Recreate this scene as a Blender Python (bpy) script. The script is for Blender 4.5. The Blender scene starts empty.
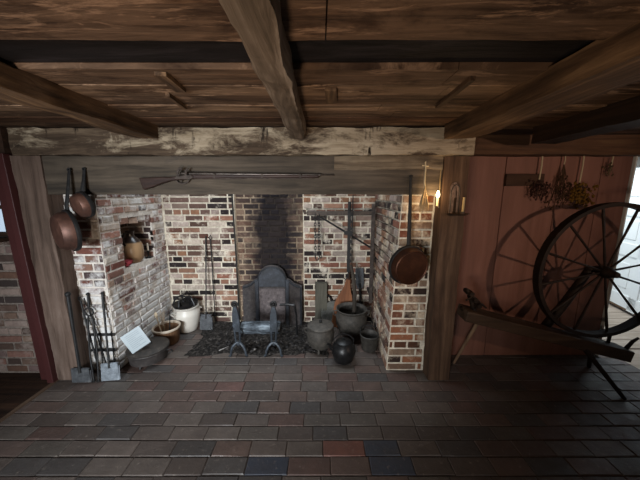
import bpy, bmesh, math, random
from mathutils import Vector, Matrix, noise as mnoise
random.seed(11)
C = bpy.context.scene.collection
S = bpy.context.scene
R = math.radians
PI = math.pi

# ------------------------------------------------------------------ camera
cam_d = bpy.data.cameras.new('camera'); cam = bpy.data.objects.new('camera', cam_d); C.objects.link(cam)
cam.location = (0, 0, 1.5); cam.rotation_euler = (R(90 - 10.1), 0, 0)
cam_d.sensor_width = 36; cam_d.lens = 15.19; cam_d.clip_start = 0.02
S.camera = cam
# ------------------------------------------------------------------ world, lights, exposure
w = bpy.data.worlds.new('sky'); S.world = w; w.use_nodes = True
w.node_tree.nodes['Background'].inputs[0].default_value = (0.68, 0.83, 1.0, 1)
w.node_tree.nodes['Background'].inputs[1].default_value = 0.8
S.view_settings.view_transform = 'Standard'; S.view_settings.look = 'None'
S.view_settings.gamma = 1; S.view_settings.use_curve_mapping = False
S.view_settings.exposure = 0.12

def area(name, loc, target, sx, sy, power, col, spread=180):
    d = bpy.data.lights.new(name, 'AREA'); d.shape = 'RECTANGLE'; d.size = sx; d.size_y = sy
    d.energy = power; d.color = col; d.spread = R(spread)
    o = bpy.data.objects.new(name, d); C.objects.link(o); o.location = loc
    o.rotation_euler = (Vector(target) - Vector(loc)).to_track_quat('-Z', 'Y').to_euler()
    return o
def point(name, loc, power, col, rad):
    d = bpy.data.lights.new(name, 'POINT'); d.energy = power; d.color = col; d.shadow_soft_size = rad
    o = bpy.data.objects.new(name, d); C.objects.link(o); o.location = loc
    return o
def spot(name, loc, target, power, col, rad, ang, blend):
    d = bpy.data.lights.new(name, 'SPOT'); d.energy = power; d.color = col; d.shadow_soft_size = rad
    d.spot_size = R(ang); d.spot_blend = blend
    o = bpy.data.objects.new(name, d); C.objects.link(o); o.location = loc
    o.rotation_euler = (Vector(target) - Vector(loc)).to_track_quat('-Z', 'Y').to_euler()
    return o
# daylight from the room window behind the camera, to the left
area('window_daylight', (-1.1, -1.3, 1.15), (-1.0, 2.5, 0.45), 0.8, 0.9, 33, (0.87, 0.94, 1.0), 74)
# sky light falling down the open flue
area('flue_daylight', (-0.55, 2.5, 2.9), (-0.55, 2.55, 0), 1.7, 0.6, 20, (0.86, 0.94, 1.0), 120)
# daylight in the open entry beyond the white door
area('entry_daylight', (2.95, 3.6, 2.5), (3.9, 3.2, 0.7), 1.0, 1.0, 19, (0.90, 0.96, 1.0), 120)
# warm room lamp, behind and to the right
spot('room_lamp', (2.35, 0.0, 1.6), (1.18, 2.3, 1.52), 58, (1.0, 0.70, 0.52), 0.03, 84, 1.0)
# warm bulb on the post
point('bulb_light', (0.795, 1.90, 1.475), 1.7, (1.0, 0.66, 0.32), 0.03)
# unseen warm fill added low in the room, throwing up at the ceiling
area('ceiling_fill', (-0.45, -0.3, 0.75), (-0.25, 1.3, 1.94), 0.25, 0.25, 13.5, (1.0, 0.78, 0.58), 150)

# ------------------------------------------------------------------ helpers
def lin(h):
    h = h.lstrip('#'); out = []
    for i in (0, 2, 4):
        c = int(h[i:i+2], 16) / 255
        out.append(c / 12.92 if c <= .04045 else ((c + .055) / 1.055) ** 2.4)
    return tuple(out) + (1.0,)

class NT:
    def __init__(s, name):
        s.m = bpy.data.materials.new(name); s.m.use_nodes = True
        s.t = s.m.node_tree; s.b = s.t.nodes['Principled BSDF']
    def n(s, typ, **kw):
        x = s.t.nodes.new(typ)
        for k, v in kw.items(): setattr(x, k, v)
        return x
    def l(s, a, b): s.t.links.new(a, b)
    def coord(s, scale=(1, 1, 1)):
        tc = s.n('ShaderNodeTexCoord'); mp = s.n('ShaderNodeMapping')
        mp.inputs['Scale'].default_value = scale
        s.l(tc.outputs['Object'], mp.inputs['Vector']); return mp.outputs[0]
    def noise(s, scale, detail=4, rough=.6, vec=None, dist=0):
        x = s.n('ShaderNodeTexNoise'); x.inputs['Scale'].default_value = scale
        x.inputs['Detail'].default_value = detail; x.inputs['Roughness'].default_value = rough
        x.inputs['Distortion'].default_value = dist
        s.l(vec if vec is not None else s.coord(), x.inputs['Vector']); return x.outputs['Fac']
    def ramp(s, fac, stops, interp='LINEAR'):
        x = s.n('ShaderNodeValToRGB'); e = x.color_ramp; e.interpolation = interp
        while len(e.elements) < len(stops): e.elements.new(.5)
        for el, (p, c) in zip(e.elements, stops):
            el.position = p; el.color = c if not isinstance(c, str) else lin(c)
        s.l(fac, x.inputs[0]); return x.outputs[0]
    def mask(s, fac, a, b): return s.ramp(fac, [(a, (0, 0, 0, 1)), (b, (1, 1, 1, 1))])
    def mix(s, fac, a, b, mode='MIX'):
        x = s.n('ShaderNodeMix', data_type='RGBA', blend_type=mode)
        for sock, v in ((x.inputs[0], fac), (x.inputs[6], a), (x.inputs[7], b)):
            if isinstance(v, (int, float)): sock.default_value = v
            elif isinstance(v, str): sock.default_value = lin(v)
            elif isinstance(v, tuple): sock.default_value = v
            else: s.l(v, sock)
        return x.outputs[2]
    def bump(s, h, strength=.5, dist=.01):
        x = s.n('ShaderNodeBump'); x.inputs['Strength'].default_value = strength
        x.inputs['Distance'].default_value = dist
        s.l(h, x.inputs['Height']); s.l(x.outputs[0], s.b.inputs['Normal'])
    def col(s, c):
        if isinstance(c, str): s.b.inputs['Base Color'].default_value = lin(c)
        else: s.l(c, s.b.inputs['Base Color'])
    def set(s, rough=.7, metal=0, spec=.3):
        s.b.inputs['Roughness'].default_value = rough; s.b.inputs['Metallic'].default_value = metal
        s.b.inputs['Specular IOR Level'].default_value = spec; return s.m

def wood(name, c0, c1, c2, axis='X', rough=.75, k=1.0, pale=None, pale_rng=(.55, .7), bump=.6, spec=.2):
    t = NT(name)
    st = {'X': (1, 14, 14), 'Y': (14, 1, 14), 'Z': (14, 14, 1)}[axis]
    v = t.coord(tuple(a * k for a in st))
    g = t.noise(1.6, 6, .65, v, .6)
    broad = t.noise(2.2 * k, 5, .6)
    c = t.ramp(g, [(.3, c0), (.5, c1), (.72, c2)])
    c = t.mix(t.mask(broad, .38, .68), c, t.mix(.55, c, c0))
    if pale:
        st2 = tuple(2.4 if a > 1 else .6 for a in st)
        pn = t.noise(2.6 * k, 8, .72, t.coord(st2), .4)
        c = t.mix(t.mask(pn, *pale_rng), c, pale)
    t.col(c); t.bump(g, bump, .006)
    return t.set(rough, 0, spec)

def iron(name, c0='#17181a', c1='#3a3b3d', c2='#5a5450', rough=.55, metal=.35):
    t = NT(name)
    c = t.ramp(t.noise(26, 6, .7), [(.3, c0), (.55, c1), (.78, c2)])
    t.col(c); t.bump(t.noise(60, 4, .6), .35, .003)
    return t.set(rough, metal, .4)

def plain(name, c, rough=.6, metal=0, spec=.3, var=.25, scale=18, bump=.15):
    t = NT(name)
    d = tuple(x * (1 - var) for x in lin(c)[:3]) + (1,)
    t.col(t.mix(t.noise(scale, 5, .65), d, lin(c))); t.bump(t.noise(scale * 3, 3), bump, .003)
    return t.set(rough, metal, spec)

def brickmat(name, white='#c9c0b4', wr=(.5, .66), soot=None, rough=.9, low=0):
    """per-brick colour from the attribute, limewash remains, soot stains and dark mottling on top"""
    t = NT(name)
    a = t.n('ShaderNodeAttribute', attribute_name='Col')
    n1 = t.noise(24, 6, .7); n2 = t.noise(5.5, 7, .72); 
    c = t.mix(t.mask(n1, .3, .75), a.outputs['Color'], t.mix(.5, a.outputs['Color'], '#2a211d'))
    if low:                                   # more limewash left near the floor
        tc = t.n('ShaderNodeTexCoord'); sp = t.n('ShaderNodeSeparateXYZ'); t.l(tc.outputs['Object'], sp.inputs[0])
        mr = t.n('ShaderNodeMapRange'); t.l(sp.outputs[2], mr.inputs[0])
        for i, v in ((1, .15), (2, 1.1), (3, low), (4, 0)): mr.inputs[i].default_value = v
        ad = t.n('ShaderNodeMath', operation='ADD'); t.l(n2, ad.inputs[0]); t.l(mr.outputs[0], ad.inputs[1]); n2 = ad.outputs[0]
    c = t.mix(t.mask(n2, *wr), c, white)
    if soot: c = soot(t, c)
    t.col(c); t.bump(t.noise(70, 5, .7), .6, .006)
    return t.set(rough, 0, .15)
def mortarmat(name, col, col2, soot=None):
    t = NT(name)
    c = t.ramp(t.noise(30, 6, .7), [(.3, col2), (.6, col)])
    if soot: c = soot(t, c)
    t.col(c); t.bump(t.noise(90, 5, .7), .7, .006)
    return t.set(.95, 0, .1)

M = {}
M['beam_x'] = wood('old_oak_along', '#2c2018', '#57422f', '#836648', 'X')
M['girt'] = wood('limewashed_oak', '#2a2019', '#4e3f31', '#75644f', 'X', pale='#94866c', pale_rng=(.47, .62), bump=1.0)
M['lintel'] = wood('smoked_oak', '#2a2520', '#4a4137', '#61564a', 'X', k=.8, bump=.5, pale='#222226', pale_rng=(.62, .78))
M['beam_y'] = wood('old_oak_deep', '#2e2219', '#5a4431', '#8a6d50', 'Y', bump=1.0)
M['beam_dark'] = wood('dark_oak_deep', '#150f0c', '#261b14', '#38281d', 'Y')
M['log'] = wood('hewn_log', '#31291f', '#65574a', '#98897a', 'Y', bump=1.2, k=.9)
M['post'] = wood('post_oak', '#382c25', '#65544a', '#7d6c62', 'Z', bump=.7, k=.8)
M['post_r'] = wood('post_oak_brown', '#2c1f17', '#4e3b2d', '#6c5543', 'Z', bump=.8, k=.8)
M['jamb'] = plain('oxblood_paint', '#42201f', .5, 0, .4, .35, 9)
M['redboard'] = wood('red_brown_paint', '#664539', '#775144', '#845d50', 'Z', rough=.65, k=.5, bump=.2, spec=.3)
M['trimwood'] = wood('brown_trim_wood', '#3a281c', '#563d2b', '#685037', 'X', bump=.6)
M['darkwood'] = wood('dark_wood', '#1c120d', '#33231a', '#4a3426', 'X')
M['iron'] = iron('black_iron', '#0c0c0d', '#1b1a1a', '#302c2a', .6, .15)
M['irongrey'] = iron('grey_iron', '#2a2b2d', '#4c4e51', '#6a6a69', .65, .15)
M['ironblue'] = iron('blue_grey_iron', '#1b1e22', '#343a41', '#555d66', .5, .3)
M['ironrust'] = iron('rusted_iron', '#231d1a', '#443b36', '#655a52', .8, .1)
M['steel'] = iron('worn_sheet_iron', '#6d7278', '#98a0a8', '#bcc4cc', .45, .45)
M['castpot'] = iron('dusty_cast_iron', '#2a2825', '#423e39', '#59534c', .7, .1)
M['castblack'] = iron('black_cast_iron', '#0e0e0f', '#1b1b1c', '#2c2a29', .38, .3)
t = NT('old_copper'); t.col(t.ramp(t.noise(9, 6, .65), [(.3, '#3a2a25'), (.55, '#5c4036'), (.75, '#7a584a')]))
t.bump(t.noise(40, 3), .1, .002); M['copper'] = t.set(.5, .5, .4)
t = NT('brown_copper'); t.col(t.ramp(t.noise(9, 6, .65), [(.3, '#2e1a12'), (.55, '#472a1b'), (.75, '#5a3723')]))
t.bump(t.noise(40, 3), .1, .002); M['copper_r'] = t.set(.45, .6, .4)

# ------------------------------------------------------------------ mesh builder
class MB:
    def __init__(s): s.v = []; s.f = []; s.c = []; s.mi = []; s.col = (1, 1, 1, 1); s.mat = 0
    def add(s, vs, fs):
        o = len(s.v); s.v += [tuple(x) for x in vs]
        for f in fs: s.f.append([o + i for i in f]); s.c.append(s.col); s.mi.append(s.mat)
        return s
    def box(s, c, d, rot=None, jit=0):
        hx, hy, hz = d[0] / 2, d[1] / 2, d[2] / 2; vs = []
        for x, y, z in ((-1,-1,-1),(1,-1,-1),(1,1,-1),(-1,1,-1),(-1,-1,1),(1,-1,1),(1,1,1),(-1,1,1)):
            p = Vector((x * hx, y * hy, z * hz))
            if jit: p += Vector([random.uniform(-jit, jit) for _ in range(3)])
            if rot is not None: p = rot @ p
            vs.append(p + Vector(c))
        return s.add(vs, [(0,3,2,1),(4,5,6,7),(0,1,5,4),(1,2,6,5),(2,3,7,6),(3,0,4,7)])
    def tube(s, pts, r, seg=8, flat=None):
        """round bar along points; r a number or one per point; flat=(a,b) squashes the section"""
        pts = [Vector(p) for p in pts]; n = len(pts)
        rs = r if isinstance(r, (list, tuple)) else [r] * n
        up = None; rings = []
        for i, p in enumerate(pts):
            d = (pts[min(i + 1, n - 1)] - pts[max(i - 1, 0)]).normalized()
            if up is None:
                up = Vector((0, 1, 0)) if abs(d.y) < .9 else Vector((1, 0, 0))
            a = d.cross(up).normalized(); b = a.cross(d).normalized(); up = b
            fa, fb = flat or (1, 1)
            rings.append([p + (a * math.cos(2*PI*k/seg) * fa + b * math.sin(2*PI*k/seg) * fb) * rs[i] for k in range(seg)])
        vs = [q for rg in rings for q in rg]; fs = []
        for i in range(n - 1):
            for k in range(seg):
                k2 = (k + 1) % seg
                fs.append((i*seg+k, i*seg+k2, (i+1)*seg+k2, (i+1)*seg+k))
        fs.append(tuple(range(seg))[::-1]); fs.append(tuple((n-1)*seg + k for k in range(seg)))
        return s.add(vs, fs)
    def lathe(s, prof, mat=None, seg=28, sx=1, sy=1):
        """prof: (radius, z) list, spun about z"""
        mat = mat or Matrix(); vs = []; fs = []
        for r, z in prof:
            for k in range(seg):
                a = 2 * PI * k / seg
                vs.append(mat @ Vector((max(r, 1e-4) * math.cos(a) * sx, max(r, 1e-4) * math.sin(a) * sy, z)))
        n = len(prof)
        for i in range(n - 1):
            for k in range(seg):
                k2 = (k + 1) % seg
                fs.append((i*seg+k, i*seg+k2, (i+1)*seg+k2, (i+1)*seg+k))
        if prof[0][0] > 1e-3 and prof[-1][0] > 1e-3:        # a ring: close the section on itself
            for k in range(seg):
                k2 = (k + 1) % seg; fs.append(((n-1)*seg+k, (n-1)*seg+k2, k2, k))
        else:
            fs.append(tuple(range(seg))[::-1]); fs.append(tuple((n-1)*seg + k for k in range(seg)))
        return s.add(vs, fs)
    def prism(s, poly, y0, y1):
        """polygon in x,z pushed from y0 to y1"""
        n = len(poly)
        vs = [(x, y0, z) for x, z in poly] + [(x, y1, z) for x, z in poly]
        fs = [tuple(range(n)), tuple(range(2*n - 1, n - 1, -1))]
        for i in range(n):
            j = (i + 1) % n; fs.append((i, i + n, j + n, j))
        return s.add(vs, fs)
    def ball(s, c, r, seg=14, sc=(1, 1, 1), jit=0):
        prof = []; vs = []; fs = []; nr = max(5, seg // 2)
        for i in range(nr + 1):
            th = PI * i / nr
            for k in range(seg):
                a = 2 * PI * k / seg; rr = r * (1 + random.uniform(-jit, jit))
                vs.append((c[0] + rr*sc[0]*max(math.sin(th), 1e-3)*math.cos(a), c[1] + rr*sc[1]*max(math.sin(th), 1e-3)*math.sin(a), c[2] + rr*sc[2]*math.cos(th)))
        for i in range(nr):
            for k in range(seg):
                k2 = (k + 1) % seg; fs.append((i*seg+k, (i+1)*seg+k, (i+1)*seg+k2, i*seg+k2))
        return s.add(vs, fs)
    def build(s, name, mat, parent=None, smooth=True, bevel=0):
        me = bpy.data.meshes.new(name); me.from_pydata(s.v, [], s.f)
        mats = mat if isinstance(mat, (list, tuple)) else [mat]
        for m in mats: me.materials.append(m)
        at = me.color_attributes.new('Col', 'FLOAT_COLOR', 'CORNER')
        for p in me.polygons:
            p.material_index = min(s.mi[p.index], len(mats) - 1); p.use_smooth = smooth
            for li in p.loop_indices: at.data[li].color = s.c[p.index]
        bm = bmesh.new(); bm.from_mesh(me); bmesh.ops.recalc_face_normals(bm, faces=bm.faces)
        for e in bm.edges:
            if len(e.link_faces) == 2 and e.calc_face_angle(0) > R(38): e.smooth = False
        bm.to_mesh(me); bm.free()
        o = bpy.data.objects.new(name, me); C.objects.link(o)
        if parent is not None: o.parent = parent
        if bevel:
            b = o.modifiers.new('soft_edges', 'BEVEL'); b.width = bevel; b.segments = 2; b.limit_method = 'ANGLE'
        return o

def tag(o, label, cat, group=None, kind=None):
    o['label'] = label; o['category'] = cat
    if group: o['group'] = group
    if kind: o['kind'] = kind
    return o
def thing(name, label, cat, loc=(0, 0, 0), rot=(0, 0, 0), group=None):
    o = bpy.data.objects.new(name, None); C.objects.link(o); o.empty_display_size = .1
    o.location = loc; o.rotation_euler = rot; return tag(o, label, cat, group)
def struct(o): o['kind'] = 'structure'; return o
def arc(cx, cy, r, a0, a1, n): return [(cx + r*math.cos(R(a0 + (a1-a0)*i/n)), cy + r*math.sin(R(a0 + (a1-a0)*i/n))) for i in range(n + 1)]

def hewn(x0, x1, y0, y1, z0, z1, axis, n=26, wob=.006, round_=.0, sec=4):
    """squared timber with an uneven adzed surface"""
    mb = MB(); lo = Vector((x0, y0, z0)); hi = Vector((x1, y1, z1)); c = (lo + hi) / 2; h = (hi - lo) / 2
    ax = 'XYZ'.index(axis); oa = [i for i in range(3) if i != ax]
    prof = []
    for side in range(4):
        for k in range(sec):
            t = -1 + 2 * k / sec
            prof.append([(t, -1), (1, t), (-t, 1), (-1, -t)][side])
    if round_:
        pr = []
        for a, b in prof:
            L = math.hypot(a, b); pr.append((a*(1-round_) + a/L*round_*1.0, b*(1-round_) + b/L*round_*1.0))
        prof = pr
    rings = []
    for i in range(n + 1):
        t = i / n; ring = []
        for a, b in prof:
            p = [0, 0, 0]; p[ax] = lo[ax] + (hi[ax] - lo[ax]) * t
            p[oa[0]] = c[oa[0]] + h[oa[0]] * a; p[oa[1]] = c[oa[1]] + h[oa[1]] * b
            q = Vector(p); nz = mnoise.noise_vector(q * 6.0 + Vector((x0 * 3, y0 * 5, z0 * 7))) * wob + mnoise.noise_vector(q * 19.0) * wob * .5
            nz[ax] = 0
            ring.append(q + nz)
        rings.append(ring)
    m = len(prof); vs = [q for rg in rings for q in rg]; fs = []
    for i in range(n):
        for k in range(m):
            k2 = (k + 1) % m; fs.append((i*m+k, i*m+k2, (i+1)*m+k2, (i+1)*m+k))
    fs.append(tuple(range(m))[::-1]); fs.append(tuple(n*m + k for k in range(m)))
    return mb.add(vs, fs)

PAL = [lin(h) for h in ('#7b5244', '#84604f', '#5f4238', '#8d6b59', '#4c3a33', '#2c2626', '#241f20', '#7a685e', '#93827a', '#a89a8e', '#b4a698', '#69524a', '#84604a', '#a3948a', '#2b2424', '#5a453c')]
PAL_W = [lin(h) for h in ('#8a6a5c', '#a08878', '#b3a496', '#7a5a50', '#8f7d74', '#6d5a56', '#c2b7aa', '#6e463c', '#4a3c3c', '#a4796a')]
PAL_R = [lin(h) for h in ('#6b4636', '#80543e', '#523629', '#774836', '#332723', '#8a5b42', '#7a6252', '#8c7562')]
PAL_S = [lin(h) for h in ('#57463e', '#6a564b', '#453833', '#7b6455', '#3a3230', '#644b3f', '#806a5a')]

def bricks(mb, p00, p10, p11, p01, bl=.205, bh=.0665, joint=.0155, pal=PAL, skip=(), proud=.007, seed=0, depth=.03, header_every=0):
    """courses of single bricks laid over a four-cornered patch; mat 0 brick"""
    rnd = random.Random(seed)
    p00, p10, p11, p01 = map(Vector, (p00, p10, p11, p01))
    W = ((p10 - p00).length + (p11 - p01).length) / 2; H = ((p01 - p00).length + (p11 - p10).length) / 2
    nrm = (p10 - p00).cross(p01 - p00).normalized()
    def P(u, v, d):
        a = u / W; b = v / H
        return (p00*(1-a)*(1-b) + p10*a*(1-b) + p11*a*b + p01*(1-a)*b) + nrm * d
    rows = max(1, round(H / bh)); bh = H / rows
    for r in range(rows):
        hd = header_every and r % header_every == header_every - 1
        L = bl * (.52 if hd else 1)
        u = -L * rnd.choice((.5, .25, 0, .6)) if not hd else -L * rnd.random()
        v0 = r * bh + joint / 2; v1 = (r + 1) * bh - joint / 2
        while u < W:
            ll = L * rnd.uniform(.88, 1.1)
            if not hd and rnd.random() < .16: ll *= .55
            a0 = max(u, 0) + joint / 2; a1 = min(u + ll, W) - joint / 2
            u += ll
            if a1 - a0 < .02: continue
            segs = [(a0, a1)]
            for (su0, su1, sv0, sv1) in skip:
                if v1 > sv0 + .01 and v0 < sv1 - .01:
                    ns = []
                    for s0, s1 in segs:
                        if s1 <= su0 or s0 >= su1: ns.append((s0, s1)); continue
                        if su0 - s0 > .025: ns.append((s0, su0))
                        if s1 - su1 > .025: ns.append((su1, s1))
                    segs = ns
            for s0, s1 in segs:
                j = lambda k=.0035: rnd.uniform(-k, k)
                d = proud + j(.004); e = .005
                fr = [(s0 + e + j(), v0 + e + j()), (s1 - e + j(), v0 + e + j()), (s1 - e + j(), v1 - e + j()), (s0 + e + j(), v1 - e + j())]
                bk = [(s0, v0), (s1, v0), (s1, v1), (s0, v1)]
                c = rnd.choice(pal); k = rnd.uniform(.8, 1.2); mb.col = (c[0]*k, c[1]*k, c[2]*k, 1)
                vs = [P(x, y, d + j(.002)) for x, y in fr] + [P(x, y, d - e) for x, y in bk] + [P(x, y, -depth) for x, y in bk]
                mb.mat = 0
                fs = [(0, 1, 2, 3)]
                for q in range(4):
                    q2 = (q + 1) % 4; fs += [(q, q + 4, q2 + 4, q2), (q + 4, q + 8, q2 + 8, q2 + 4)]
                mb.add(vs, fs)
def slab(mb, lo, hi):
    mb.mat = 1; mb.col = (1, 1, 1, 1)
    mb.box([(a + b) / 2 for a, b in zip(lo, hi)], [b - a for a, b in zip(lo, hi)]); mb.mat = 0

# ------------------------------------------------------------------ the room shell
# floor of brick pavers
mb = MB(); rnd = random.Random(5)
FP = [lin(h) for h in ('#57504a', '#5a4a43', '#55433d', '#5a514b', '#4b423d', '#5a4c46', '#4f4641', '#464240', '#5c524c')]
FX = [lin(h) for h in ('#3a3f48', '#74483c', '#353539', '#434247')]
y = -2.6; row = 0
while y < 2.96:
    d = .106 * rnd.uniform(.95, 1.05); x = -2.115 - rnd.random() * .22
    x_end = 2.75
    while x < x_end:
        l = .225 * rnd.uniform(.9, 1.1)
        x0, x1 = max(x, -2.115) + .0018, min(x + l, x_end) - .0018; x += l
        if x1 - x0 < .03: continue
        k = rnd.uniform(.85, 1.1); c = rnd.choice(FP)
        for tx, ty, tc in ((.16, 1.35, '#6f4a40'), (-.19, 1.245, '#363c47'), (.33, 1.245, '#363c47'), (.30, 1.40, '#3a3f48'), (-.66, 1.865, '#604640')):
            if x0 <= tx < x1 and y <= ty < y + d: c = lin(tc); k = 1
        mb.col = (c[0]*k, c[1]*k, c[2]*k, 1)
        zz = [rnd.uniform(-.0025, .0025) - .0015 for _ in range(4)]; e = .0045; g = rnd.uniform(.0015, .0045); wy = lambda xx: mnoise.noise(Vector((xx * 1.7, y * 3, 4))) * .006
        y0, y1 = y + g + wy(x0), y + d - g + wy(x0)
        vs = [(x0 + e, y0 + e, zz[0]), (x1 - e, y0 + e, zz[1]), (x1 - e, y1 - e, zz[2]), (x0 + e, y1 - e, zz[3])]
        vs += [(x0, y0, -.0045), (x1, y0, -.0045), (x1, y1, -.0045), (x0, y1, -.0045), (x0, y0, -.03), (x1, y0, -.03), (x1, y1, -.03), (x0, y1, -.03)]
        fs = [(0, 1, 2, 3)]
        for q in range(4):
            q2 = (q + 1) % 4; fs += [(q, q + 4, q2 + 4, q2), (q + 4, q + 8, q2 + 8, q2 + 4)]
        mb.mat = 0; mb.add(vs, fs)
    y += d; row += 1
slab(mb, (-2.115, -2.6, -.1), (2.75, 3.0, -.005))
t = NT('brick_paver'); a = t.n('ShaderNodeAttribute', attribute_name='Col')
n1 = t.noise(7, 6, .7); n2 = t.noise(30, 5, .7)
c = t.mix(t.mask(n1, .35, .7), a.outputs['Color'], t.mix(.55, a.outputs['Color'], '#3a3330'))
c = t.mix(t.mask(n2, .58, .8), c, t.mix(.4, c, '#a09488'))
t.col(c); t.bump(t.noise(38, 5, .65), .4, .006)
t.l(t.ramp(t.noise(12, 4), [(.3, (.42,)*3 + (1,)), (.7, (.68,)*3 + (1,))]), t.b.inputs['Roughness'])
t.b.inputs['Specular IOR Level'].default_value = .4
M['paver'] = t.m
M['joint'] = mortarmat('floor_joint', '#3f3732', '#2a2420')
struct(mb.build('floor', [M['paver'], M['joint']], smooth=False))
# floor of the passage on the left and of the entry beyond the far door
mb = MB()
for i in range(9): mb.box((-2.215 - i * .2, .2, -.03), (.192, 5.6, .05))
struct(mb.build('floor', M['darkwood'], smooth=False))
M['paleboard'] = wood('scrubbed_boards', '#8a7c6c', '#a8998a', '#c0b3a4', 'X', bump=.3)
mb = MB()
for i in range(12): mb.box((3.75, 2.55 + i * .16 - .05, -.035), (2.0, .153, .05))
mb.box((3.75, 1.2, -.035), (1.99, 2.4, .05))
struct(mb.build('floor', M['paleboard'], smooth=False))
mb = MB(); mb.box((-2.125, .2, -.01), (.03, 3.6, .03))
struct(mb.build('trim_1', wood('worn_sill', '#3c2f26', '#5d4a3c', '#7a6654', 'Y'), smooth=False))

# ceiling boards (they run from side to side)
mb = MB()
CP = {'b': lin('#6a5240'), 'd': lin('#1d191a'), 'm': lin('#5d4838'), 'l': lin('#7c634e'), 'k': lin('#4c3526'), 'w': lin('#7a5a40')}
edges = [(-2.6, -1.9, 'b', 0), (-1.9, -1.2, 'm', 0), (-1.2, -.5, 'b', 0), (-.5, .2, 'm', 0), (.2, .885, 'b', -.004), (.885, 1.085, 'd', .022), (1.085, 1.235, 'm', .002), (1.235, 1.36, 'l', 0),
         (1.36, 1.50, 'm', .003), (1.50, 1.60, 'l', -.002), (1.60, 1.74, 'm', .003), (1.74, 1.86, 'k', 0), (1.86, 2.06, 'm', .002)]
for y0, y1, k, dz in edges:
    xs = [-3.9, -1.6 + random.uniform(-.4, .4), .5 + random.uniform(-.5, .6), 4.7] if k != 'd' else [-3.9, 4.7]
    for a, b in zip(xs, xs[1:]):
        n = 40; pts = []; c = CP[k]; kk = random.uniform(.85, 1.15); mb.col = (c[0]*kk, c[1]*kk, c[2]*kk, 1)
        g = .003
        vs = []; fs = []
        for i in range(n + 1):
            x = a + .002 + (b - a - .004) * i / n
            w0 = ((mnoise.noise(Vector((x * 3.1, y0 * 9, 0))) + .6 * mnoise.noise(Vector((x * 11, y0 * 9, 7)))) * .009) if k != 'd' else 0
            w1 = ((mnoise.noise(Vector((x * 3.1, y1 * 9, 0))) + .6 * mnoise.noise(Vector((x * 11, y1 * 9, 7)))) * .009) if k != 'd' else 0
            z = 1.942 + dz + mnoise.noise(Vector((x * 1.5, y0 * 5, 3))) * .004
            vs += [(x, y0 + g + w0, z), (x, y1 - g + w1, z), (x, y1 - g + w1, z + .03), (x, y0 + g + w0, z + .03)]
        for i in range(n):
            o = i * 4
            for q in range(4):
                q2 = (q + 1) % 4; fs.append((o + q, o + 4 + q, o + 4 + q2, o + q2))
        fs += [(0, 1, 2, 3), (n*4 + 3, n*4 + 2, n*4 + 1, n*4)]
        mb.mat = 0; mb.add(vs, fs)
slab(mb, (-3.9, -2.6, 1.985), (4.7, 2.1, 2.05))
t = NT('ceiling_boards'); a = t.n('ShaderNodeAttribute', attribute_name='Col')
g = t.noise(1.5, 7, .68, t.coord((1.2, 16, 8)), .8); br = t.noise(2.4, 7, .7, t.coord((1, 3.5, 1)), .5)
ac = a.outputs['Color']
c = t.mix(1.0, ac, t.ramp(g, [(.3, (.35, .33, .31, 1)), (.55, (.95, .95, .95, 1)), (.72, (1.5, 1.45, 1.35, 1))]), 'MULTIPLY')
c = t.mix(t.mask(br, .48, .62), c, t.mix(1.0, c, (.35, .30, .27, 1), 'MULTIPLY'))
c = t.mix(t.mask(t.noise(3.1, 8, .75, t.coord((.8, 4.5, 1)), .7), .55, .62), c, t.mix(1.0, ac, (1.75, 1.8, 1.85, 1), 'MULTIPLY'))
t.col(c); t.bump(g, .9, .008); M['ceiling'] = t.set(.75, 0, .2)
struct(mb.build('ceiling', [M['ceiling'], M['darkwood']], smooth=False))
# short cleats nailed under the boards
for i, (x, y0, y1, wd, rz) in enumerate(((-.60, 1.10, 1.27, .045, 3), (-.70, 1.32, 1.52, .018, 5), (.05, 1.25, 1.42, .05, -4), (.60, 1.14, 1.5, .02, -3))):
    mb = MB(); mb.box((x, (y0 + y1) / 2, 1.934), (wd, y1 - y0, .014), Matrix.Rotation(R(rz), 3, 'Z'), .002)
    struct(mb.build('trim_%d' % (6 + i), M['beam_y'], smooth=False))

# walls out of sight, closing the room behind the camera
M['plaster'] = plain('old_plaster', '#6f6254', .9, 0, .1)
mb = MB(); mb.box((.4, -2.65, 1.0), (8.8, .1, 2.1)); struct(mb.build('wall_rear', M['plaster'], smooth=False))
mb = MB(); mb.box((-3.95, -.3, 1.0), (.1, 4.7, 2.1)); struct(mb.build('wall_left', M['plaster'], smooth=False))
mb = MB(); mb.box((4.75, -.1, 1.0), (.1, 5.0, 2.1)); struct(mb.build('wall_right', M['plaster'], smooth=False))

# soot stain on the middle of the fireplace back (a stain with a shape of its own)
def soot_fn(t, c):
    tc = t.n('ShaderNodeTexCoord'); sx = t.n('ShaderNodeSeparateXYZ'); t.l(tc.outputs['Object'], sx.inputs[0])
    def m(op, a, b=None):
        x = t.n('ShaderNodeMath', operation=op)
        for i, v in enumerate((a, b)):
            if v is None: continue
            if isinstance(v, (int, float)): x.inputs[i].default_value = v
            else: t.l(v, x.inputs[i])
        return x.outputs[0]
    dx = m('ABSOLUTE', m('ADD', sx.outputs[0], .50)); nz = m('MULTIPLY', m('SUBTRACT', t.noise(4.5, 6, .65), .5), .45)
    v = m('ADD', m('SUBTRACT', .36, dx), nz)
    return t.mix(t.mask(v, .0, .20), c, t.mix(.93, c, '#121116'))
def dark_mottle(t, c): return t.mix(t.mask(t.noise(3.0, 6, .65), .42, .7), c, t.mix(.6, c, '#241f1e'))  # patchy darkening of the niche brick colour

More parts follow.
